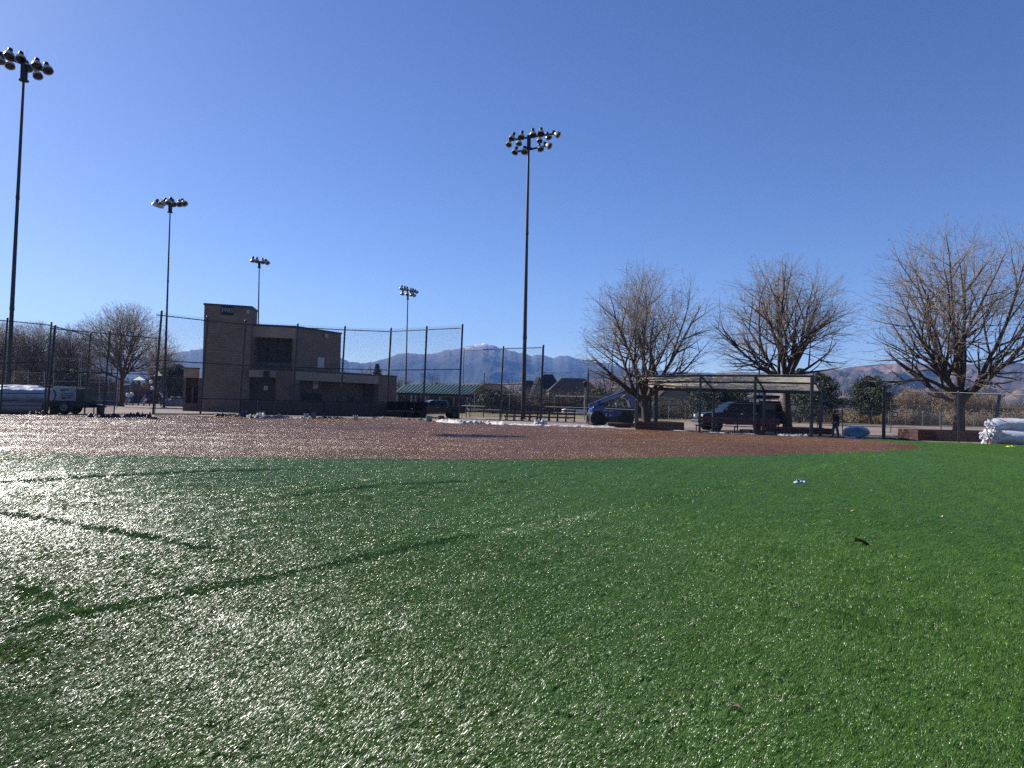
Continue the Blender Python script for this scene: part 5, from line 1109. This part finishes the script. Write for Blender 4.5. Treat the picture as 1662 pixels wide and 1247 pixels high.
# right stack
GR='white turf rolls at the right edge'
def wrapmat2():
    m=M_wrap.copy(); m.name='white_wrap_with_red_scuffs'; n=m.node_tree.nodes;l=m.node_tree.links;b=n['Principled BSDF']; old=b.inputs['Base Color'].links[0].from_socket
    tc=n.new('ShaderNodeTexCoord'); t=n.new('ShaderNodeTexNoise'); t.inputs['Scale'].default_value=1.1; t.inputs['Detail'].default_value=3; l.new(tc.outputs['Object'],t.inputs[0])
    r=n.new('ShaderNodeValToRGB'); r.color_ramp.elements[0].position=0.62; r.color_ramp.elements[1].position=0.68; l.new(t.outputs[0],r.inputs[0])
    mx=n.new('ShaderNodeMix'); mx.data_type='RGBA'; mx.inputs[7].default_value=(0.62,0.28,0.25,1); l.new(r.outputs[0],mx.inputs[0]); l.new(old,mx.inputs[6]); l.new(mx.outputs[2],b.inputs['Base Color']); return m
M_wrap2=wrapmat2()
c1_=gp(1683,722.5); dR=c1_.y
roll('lower white-wrapped turf roll with a frayed pink-white end, at the right edge',Vector((px(1609,700,dR).x+2.85,dR-1.0,0)),(1,-0.5),6.2,0.44,M_wrap2,11,GR,M_wrap2,0.92,0.05)
roll('upper white-wrapped turf roll with red scuffs lying on the lower one at the right edge',Vector((px(1612,690,dR).x+3.0,dR-0.85,0.70)),(1,-0.5),6.1,0.40,M_wrap2,12,GR,M_wrap2,0.92,0.05)
roll('rear white-wrapped turf roll supporting the upper one at the right edge',Vector((px(1614,700,dR+1).x+3.3,dR-0.3,0)),(1,-0.5),6.1,0.42,M_wrap2,13,GR,M_wrap2,0.92,0.05)
# the frayed plastic end
def crumple(name,label,cat,pts,width,h,material,seed,group=None,n=40,m_=10,amp=1.0):
    """crumpled sheet lying along ground points"""
    P=[Vector(p) for p in pts]; c=P[0].copy(); t=thing(name,label,cat,c,0,group); V=[];F=[]
    for i in range(n+1):
        s=i/n*(len(P)-1); k=min(int(s),len(P)-2); p=lerp(P[k],P[k+1],s-k)-c; d=(P[k+1]-P[k]).normalized(); nn=Vector((-d.y,d.x,0)); e=min(1,min(i,n-i)/3+0.25)
        for j in range(m_+1):
            q=j/m_-0.5; w_=width*(0.75+0.5*mnoise.noise(Vector((i*0.35,seed,0))))*e; z=h*amp*(0.5+0.9*mnoise.noise(Vector((i*0.42,j*0.6,seed)))+0.5*mnoise.noise(Vector((i*1.3,j*1.3,seed+5))))*(1-(2*abs(q))**2.5)*e
            o=nn*(q*w_+0.1*mnoise.noise(Vector((i*0.8,j,seed+9)))); V.append((p.x+o.x,p.y+o.y,max(0.015,z)+0.035))
    for i in range(n):
        for j in range(m_): F.append((i*(m_+1)+j,(i+1)*(m_+1)+j,(i+1)*(m_+1)+j+1,i*(m_+1)+j+1))
    V=np.array(V); nb=len(V); V2_=V.copy(); V2_[:,2]-=0.012; F2=np.array(F)[:,::-1]+nb; link('sheet',mesh_np('sheet',np.vstack([V,V2_]),np.vstack([np.array(F),F2]),material,True),t); return t
M_sheet=mat('white_felt_sheet',(0.5,0.5,0.51),0.8,0,0.25,2); M_dkt=mat('tarp_and_shadow',(0.02,0.018,0.022),0.7,0,0.4,2); M_gsh=mat('grey_felt_sheet',(0.22,0.21,0.21),0.8,0,0.3,2)
fe=thing('torn_wrapping','torn white and orange plastic wrapping hanging off the left end of the white rolls','wrapping',gp(1607,721.5))
r_=np.random.default_rng(5)
for k in range(34):
    z=r_.uniform(0.05,1.2); x=r_.normal(0,0.07)+0.12-(0.22 if z<0.55 else 0)+0.12*z; s=r_.uniform(0.09,0.2); bm=bmesh.new(); bmesh.ops.create_icosphere(bm,subdivisions=2,radius=s)
    for v in bm.verts: v.co*=1+1.7*mnoise.noise(v.co*9+Vector((k*3.1,0,0)))
    rm_=Matrix.Rotation(r_.uniform(-1,1),3,'Y')@Matrix.Rotation(r_.uniform(-1,1),3,'Z')
    for v in bm.verts: v.co.x*=0.35; v.co.z*=1.25; v.co=rm_@v.co
    me=bpy.data.meshes.new('flap'); bm.to_mesh(me); bm.free(); me.materials.append(M_wrap if k not in (5,17) else mat('orange_wrap',(0.65,0.22,0.12),0.5)); o=link('flap',me,fe,(x,r_.uniform(-0.1,0.5),max(z,s*0.7)))
# blue wrapped roll
br=roll('blue-tinted plastic-wrapped roll lying beside the walking person',Vector((px(1400,700,43.8).x,44.6,0)),(0.45,0.89),1.7,0.72,M_wrapblue,21,None,mat('pale_blue_wrap_end',(0.10,0.17,0.30),0.4,0,0.35,2,0.6,bscale=6),0.50,0.06)
# ------------------------------------------------------------------ sheets, buckets and litter along the infield edge
def G(x,y): return gp(x,y)
crumple('felt_sheet','bunched white sheet heap right of the green bucket, below the backstop end post','sheet',[G(711,686),G(745,688.5),G(790,689),G(822,691)],0.9,0.30,M_sheet,1,n=70)
crumple('felt_sheet','flat white sheet strip running below the bleachers','sheet',[G(824,690.5),G(870,692.5),G(932,694),G(1003,696)],0.7,0.16,M_sheet,2,n=60)
crumple('felt_sheet','small crumpled white sheet at the foot of the tall fence end post','sheet',[G(866,690),G(888,690.5)],0.8,0.5,M_sheet,3,n=20)
crumple('felt_sheet','thin pale strip below the left planter and canopy end','sheet',[G(1075,699),G(1130,702),G(1180,704.5),G(1235,707)],0.4,0.06,M_sheet,4,n=40)
crumple('felt_sheet','white sheet lying right of the third canopy post','sheet',[G(1240,704.5),G(1262,706)],0.6,0.14,M_sheet,5,n=20)
crumple('felt_sheet','long thin white sheet ending in a fold at the last canopy post','sheet',[G(1262,708),G(1292,709.5),G(1326,710)],0.6,0.16,M_sheet,6,n=34)
crumple('felt_sheet','scrap of white sheet at the foot of the blue-tinted roll','sheet',[G(1371,712),G(1390,713)],0.4,0.14,M_sheet,7,n=16)
crumple('felt_sheet','pale grey sheets heaped right of the blue bucket','sheet',[G(400,679.5),G(430,680.5),G(470,680)],0.9,0.42,M_gsh,8,n=40)
crumple('felt_sheet','small white sheet heap below the middle of the block building','sheet',[G(416,678),G(432,678.5)],0.8,0.5,M_sheet,9,n=16)
crumple('felt_sheet','flat white strip beside the first white bucket','sheet',[G(462,680.5),G(506,681)],0.5,0.16,M_sheet,10,n=24)
crumple('tarp_and_shadow','dark crumpled tarp with a pale scrap, below the generator drawbar','tarp',[G(139,678.5),G(170,679),G(196,679)],0.9,0.36,M_dkt,11,n=30)
crumple('tarp_and_shadow','dark crumpled tarp left of the backstop end post','tarp',[G(200,678.5),G(225,678),G(246,678.5)],0.8,0.42,M_dkt,12,n=30)
crumple('tarp_and_shadow','small dark tarp scrap nearest the infield at left','tarp',[G(238,681),G(256,681.5)],0.5,0.2,M_dkt,13,n=16)
crumple('tarp_and_shadow','dark tarp bunched at the rear wheel of the generator trailer','tarp',[G(45,674),G(80,674.5)],0.8,0.4,M_dkt,14,n=22)
crumple('tarp_and_shadow','dark strip of tarp along the foot of the backstop, below the tower','tarp',[G(345,676.5),G(395,677.5)],0.7,0.3,M_dkt,15,n=26)
crumple('tarp_and_shadow','dark reddish strip of tarp left of the green bucket','tarp',[G(600,681),G(650,682.5),G(690,684)],1.0,0.24,mat('dark_red_tarp',(0.05,0.018,0.015),0.8),16,n=36)
crumple('tarp_and_shadow','black shadowy tarp strip right of the black fence post','tarp',[G(1425,713.6),G(1445,714.2),G(1478,716)],0.5,0.12,M_dkt,17,n=24)  # cast shadow of the post, built as a dark sheet
crumple('tarp_and_shadow','dark scraps between the two white buckets','tarp',[G(512,680),G(560,681)],0.7,0.25,M_dkt,18,n=24)
def bucket(label,x,y,hp,wp,material,z=0):
    c=gp(x,y); d=c.y; h=hp*d/FPX; r=wp*d/FPX/2; t=thing('bucket',label,'bucket',c)
    m=MB(); m.lathe((0,0,0),(0,0,1),[(0,0.001),(0,r*0.85),(h,r),(h+0.02,r*1.06),(h+0.02,r*0.95),(0.05,r*0.8),(0.05,0.001)],18); m.obj('pail',material,t)
    m=MB(); 
    for k in range(8):
        a=math.pi*k/8;b=math.pi*(k+1)/8; m.bar((math.cos(a)*r*1.05,0.03,h*0.9-math.sin(a)*r*0.5),(math.cos(b)*r*1.05,0.03,h*0.9-math.sin(b)*r*0.5),0.015)
    m.obj('bail_handle',M_galv,t); return t
bucket('blue bucket by the backstop foot below the building','396' and 396,678,10,7.5,mat('blue_plastic',(0.02,0.05,0.28),0.4))
M_wp=mat('white_plastic',(0.5,0.5,0.53),0.4); bucket('white bucket left of the house-shaped grey plate',497,679,7,7.5,M_wp); bucket('white bucket standing alone below the right of the building',577,683,8,8,M_wp)
bucket('translucent green-white bucket beside the white sheet heap',696.5,685.5,9.5,10.5,mat('greenish_plastic',(0.22,0.30,0.29),0.35))
bucket('dark maroon bucket with a pale lid, behind the white sheet heap',716,684,9,10,M_maroon)
hp_=thing('home_plate','grey house-shaped plate leaning on the backstop pads','home plate',px(509,675,66.0)*1.0); hp_.location=(W(509,63).x,W(509,63).y,0.0)
m=MB(); s=63/FPX; pts_=[(-6*s,0.30),(-1*s,0.02),(4.5*s,0.02),(4.5*s,0.58),(-1*s,0.58)]; m.add([(x,0,z) for x,z in pts_]+[(x,0.05,z) for x,z in pts_],[(4,3,2,1,0),(5,6,7,8,9)]+[(i,(i+1)%5,(i+1)%5+5,i+5) for i in range(5)]); m.obj('slab',mat('grey_rubber_plate',(0.10,0.10,0.115),0.7),hp_)
# sign 300
sn=thing('distance_sign','small black sign with white digits 300 on the middle fence','sign',px(1452.5,673.5,56.4)); m=MB(); s=56.4/FPX; m.box((0,0,0),(9*s,0.03,8.5*s)); pl_=m.obj('plate',M_dark,sn)
text_mesh('300',7.2*s,0.004,mat('reflective_white',(0.85,0.85,0.85),0.4),'digits',pl_,(0,-0.03,0),(1,0,0),(0,0,1),sx=0.56,bold=0.012)
# neon cloth, paper, leaves, pinecone
crumple('neon_vest','crumpled neon yellow vest on the turf in front of the white rolls','vest',[G(1631,727),G(1649,727.5)],0.42,0.11,mat('neon_yellow_cloth',(0.55,0.75,0.03),0.8,0,0.1,4),31,n=14)
crumple('paper_scrap','crumpled pale blue-white paper scrap lying on the turf','paper',[G(1288,787),G(1311,788)],0.16,0.10,mat('pale_paper',(0.55,0.62,0.68),0.7),32,n=14)
def leaf(label,x,y,wpx,rz,seed,material=M_bleaf,curl=1.0):
    c=gp(x,y,0.05); d=c.y; L=wpx*d/FPX; t=tag(None or bpy.data.objects.new('fallen_leaf',None),label,'leaf','dry leaves on the turf'); COL.objects.link(t); t.location=c; t.rotation_euler=(0,0,rz)
    n=9;V=[];F=[]; r=random.Random(seed)
    for i in range(n):
        u_=i/(n-1); wv=L*0.30*math.sin(math.pi*min(1,u_*1.02))**0.7*(1+0.35*math.sin(u_*14+seed))
        for j in (-1,-0.5,0,0.5,1): V.append(((u_-0.5)*L,j*wv,curl*L*(0.16*abs(j)**1.5*(0.6+0.6*math.sin(u_*5+seed))+0.10*math.sin(u_*4+seed))+0.004))
    for i in range(n-1):
        for j in range(4): F.append((i*5+j,(i+1)*5+j,(i+1)*5+j+1,i*5+j+1))
    link('blade',mesh_np('blade',V,F,material,True),t); m=MB(); m.tube((-L*0.5,0,0.01),(-L*0.72,0.02*L,0.02),L*0.012,L*0.008,5); m.obj('stalk',material,t); return t
M_pleaf=mat('pale_dry_leaf',(0.50,0.38,0.24),0.7,0,0.3,30)
leaf('largest curled brown leaf on the turf at lower right',1402,883,32,0.15,1)
leaf('curled tan leaf on the turf below and right of the largest brown leaf',1457,905,14,0.4,2,M_pleaf)
leaf('small tan leaf on the turf left of the pale paper scrap, middle right',1379,828.5,13,2.9,3,M_pleaf)
leaf('tiny pale leaf on the turf near the right edge, level with the single tan leaf',1528,839,7,1.0,4,M_pleaf)
leaf('pale leaf speck on the turf right of the paper scrap',1415,796.5,7,0.3,5,M_pleaf)
leaf('pale leaf speck high on the turf at right',1482,775,7,0.8,6,M_pleaf)
leaf('pale leaf speck left of the right-hand ones, just past the paper scrap',1426,781,5,0.2,7,M_pleaf)
leaf('cream leaf speck near the infield tip',1514,751,5,0.2,8,M_pleaf); leaf('cream leaf speck near the right planter',1610,738,5,1.2,9,M_pleaf)
leaf('small reddish leaf on the glittering turf at left',372,885,11,0.5,10); leaf('dark curled leaf lying in the near turf, bottom right of centre',1192,1150,20,-0.7,11,mat('dark_leaf',(0.09,0.05,0.04),0.8)); leaf('small russet leaf on the turf left of centre',809,897,9,0.3,12)
leaf('pale brown leaf half sunk in the turf near the bottom, left of centre',648,1196,12,1.3,13,M_pleaf)
stn=thing('chalk_bag','pale flat lump on the infield below the bleachers','lump',gp(876,695.5)); bm=bmesh.new(); bmesh.ops.create_icosphere(bm,subdivisions=2,radius=1.0)
for v in bm.verts: v.co=Vector((v.co.x*0.14,v.co.y*0.1,max(0,v.co.z)*0.07))*(1+0.2*mnoise.noise(v.co*2))
me=bpy.data.meshes.new('lump'); bm.to_mesh(me); bm.free(); me.materials.append(M_dry); link('lump',me,stn,(0,0,0.03))
# concrete blocks by the bench end
for i,(x,y,lab) in enumerate(((1213,705,'dark crate under the canopy, left of the third post'),(1234,706.5,'dark crate under the canopy, right of the third post'))):
    c=gp(x,y); t=thing('crate',lab,'crate',c,0.1,'crates under the canopy'); m=MB(); m.box((0,0.2,0.03),(0.7,0.4,0.04)); m.obj('base_board',M_wood,t)
    for k in range(3):
        for s in (0,0.4):
            m=MB(); m.box((0,s,0.08+0.10*k),(0.7,0.03,0.07)); m.obj('slat',M_wood,t)
    for s in (-0.34,0.34): m=MB(); m.box((s,0.2,0.17),(0.04,0.36,0.3)); m.obj('end_board',M_wood,t)

# ------------------------------------------------------------------ walking person
ps=thing('person','person in a dark hooded jacket and grey-blue jeans walking left along the infield edge','person',Vector((gp(1357,710.5).x,gp(1357,710.5).y,0.0)),0)
def skin(name,verts,edges,material,parent,sub=1,root=0):
    me=bpy.data.meshes.new(name); me.from_pydata([v[:3] for v in verts],[],[]); me.edges.add(len(edges))
    for i,e in enumerate(edges): me.edges[i].vertices=e
    me.update(); o=link(name,me,parent); me.materials.append(material); sm=o.modifiers.new('skin','SKIN'); sm.use_smooth_shade=True
    for i,v in enumerate(verts):
        sv=me.skin_vertices[0].data[i]; sv.radius=(v[3],v[4] if len(v)>4 else v[3]); sv.use_root=(i==root)
    ss=o.modifiers.new('sub','SUBSURF'); ss.levels=sub; ss.render_levels=sub; return o
SK=mat('skin',(0.30,0.17,0.12),0.6); JK=mat('black_jacket_cloth',(0.008,0.008,0.010),0.85,0,0.2,8); JN=mat('blue_grey_denim',(0.075,0.085,0.115),0.85,0,0.25,10); SH=mat('dark_shoes',(0.03,0.025,0.025),0.7)
# x = left/right in the view (facing -x), y = depth
bv=[(0,0,0.92,0.13,0.15),(-0.01,0,1.12,0.13,0.15),(-0.03,0,1.32,0.14,0.17),(-0.05,0,1.44,0.07),(-0.075,0,1.52,0.055),(-0.10,0,1.60,0.085,0.075),(-0.11,0,1.67,0.08,0.07),(-0.185,0,1.595,0.018),
 (-0.02,-0.10,0.86,0.09),(0.02,-0.10,0.48,0.065),(0.10,-0.10,0.10,0.042),(0.0,-0.10,0.05,0.04),(-0.10,-0.10,0.035,0.03),
 (-0.03,0.10,0.86,0.09),(-0.14,0.10,0.50,0.065),(-0.15,0.10,0.10,0.042),(-0.22,0.10,0.05,0.04),(-0.32,0.10,0.035,0.03),
 (-0.03,-0.20,1.38,0.06),(0.02,-0.25,1.14,0.045),(-0.12,-0.22,0.98,0.032),(-0.17,-0.20,0.93,0.03),
 (-0.03,0.20,1.38,0.06),(0.05,0.25,1.14,0.045),(-0.08,0.22,0.96,0.032),(-0.13,0.20,0.91,0.03)]
be=[(0,1),(1,2),(2,3),(3,4),(4,5),(5,6),(5,7),(0,8),(8,9),(9,10),(10,11),(11,12),(0,13),(13,14),(14,15),(15,16),(16,17),(2,18),(18,19),(19,20),(20,21),(2,22),(22,23),(23,24),(24,25)]
for hb_ in (21,25):
    hx,hy_,hz=bv[hb_][:3]
    for k,(dy,l) in enumerate(((-0.028,0.065),(-0.010,0.078),(0.009,0.072),(0.026,0.058))):
        i=len(bv); bv.append((hx-0.035,hy_+dy,hz-0.02,0.009)); bv.append((hx-0.035-l*0.6,hy_+dy,hz-0.03-l*0.5,0.008)); be.append((hb_,i)); be.append((i,i+1))
    i=len(bv); bv.append((hx-0.01,hy_-0.035*(1 if hb_==21 else -1),hz-0.03,0.010)); bv.append((hx-0.035,hy_-0.04*(1 if hb_==21 else -1),hz-0.055,0.009)); be.append((hb_,i)); be.append((i,i+1))
body=skin('body',bv,be,SK,ps)
jv=[(0.0,0,0.83,0.17,0.20),(0.0,0,1.05,0.165,0.20),(-0.02,0,1.28,0.165,0.215),(-0.04,0,1.42,0.11,0.14),(-0.04,0,1.49,0.085),
 (-0.03,-0.22,1.37,0.085),(0.03,-0.27,1.13,0.068),(-0.10,-0.235,0.99,0.05),(-0.03,0.22,1.37,0.085),(0.06,0.27,1.13,0.068),(-0.06,0.235,0.97,0.05)]
skin('jacket',jv,[(0,1),(1,2),(2,3),(3,4),(2,5),(5,6),(6,7),(2,8),(8,9),(9,10)],JK,body)
skin('jeans',[(0,0,0.90,0.15,0.175),(-0.02,-0.10,0.80,0.115),(0.02,-0.10,0.48,0.09),(0.10,-0.10,0.09,0.075),(-0.04,0.10,0.80,0.115),(-0.14,0.10,0.50,0.09),(-0.15,0.10,0.09,0.075)],[(0,1),(1,2),(2,3),(0,4),(4,5),(5,6)],JN,body)
skin('hood',[(-0.06,0,1.50,0.10,0.11),(-0.075,0,1.60,0.115,0.105),(-0.075,0,1.69,0.10,0.09)],[(0,1),(1,2)],JK,body)
skin('shoe',[(0.12,-0.10,0.055,0.055,0.05),(0.0,-0.10,0.05,0.05,0.045),(-0.11,-0.10,0.04,0.045,0.035)],[(0,1),(1,2)],SH,body)
skin('shoe',[(-0.13,0.10,0.055,0.055,0.05),(-0.24,0.10,0.05,0.05,0.045),(-0.34,0.10,0.04,0.045,0.035)],[(0,1),(1,2)],SH,body)
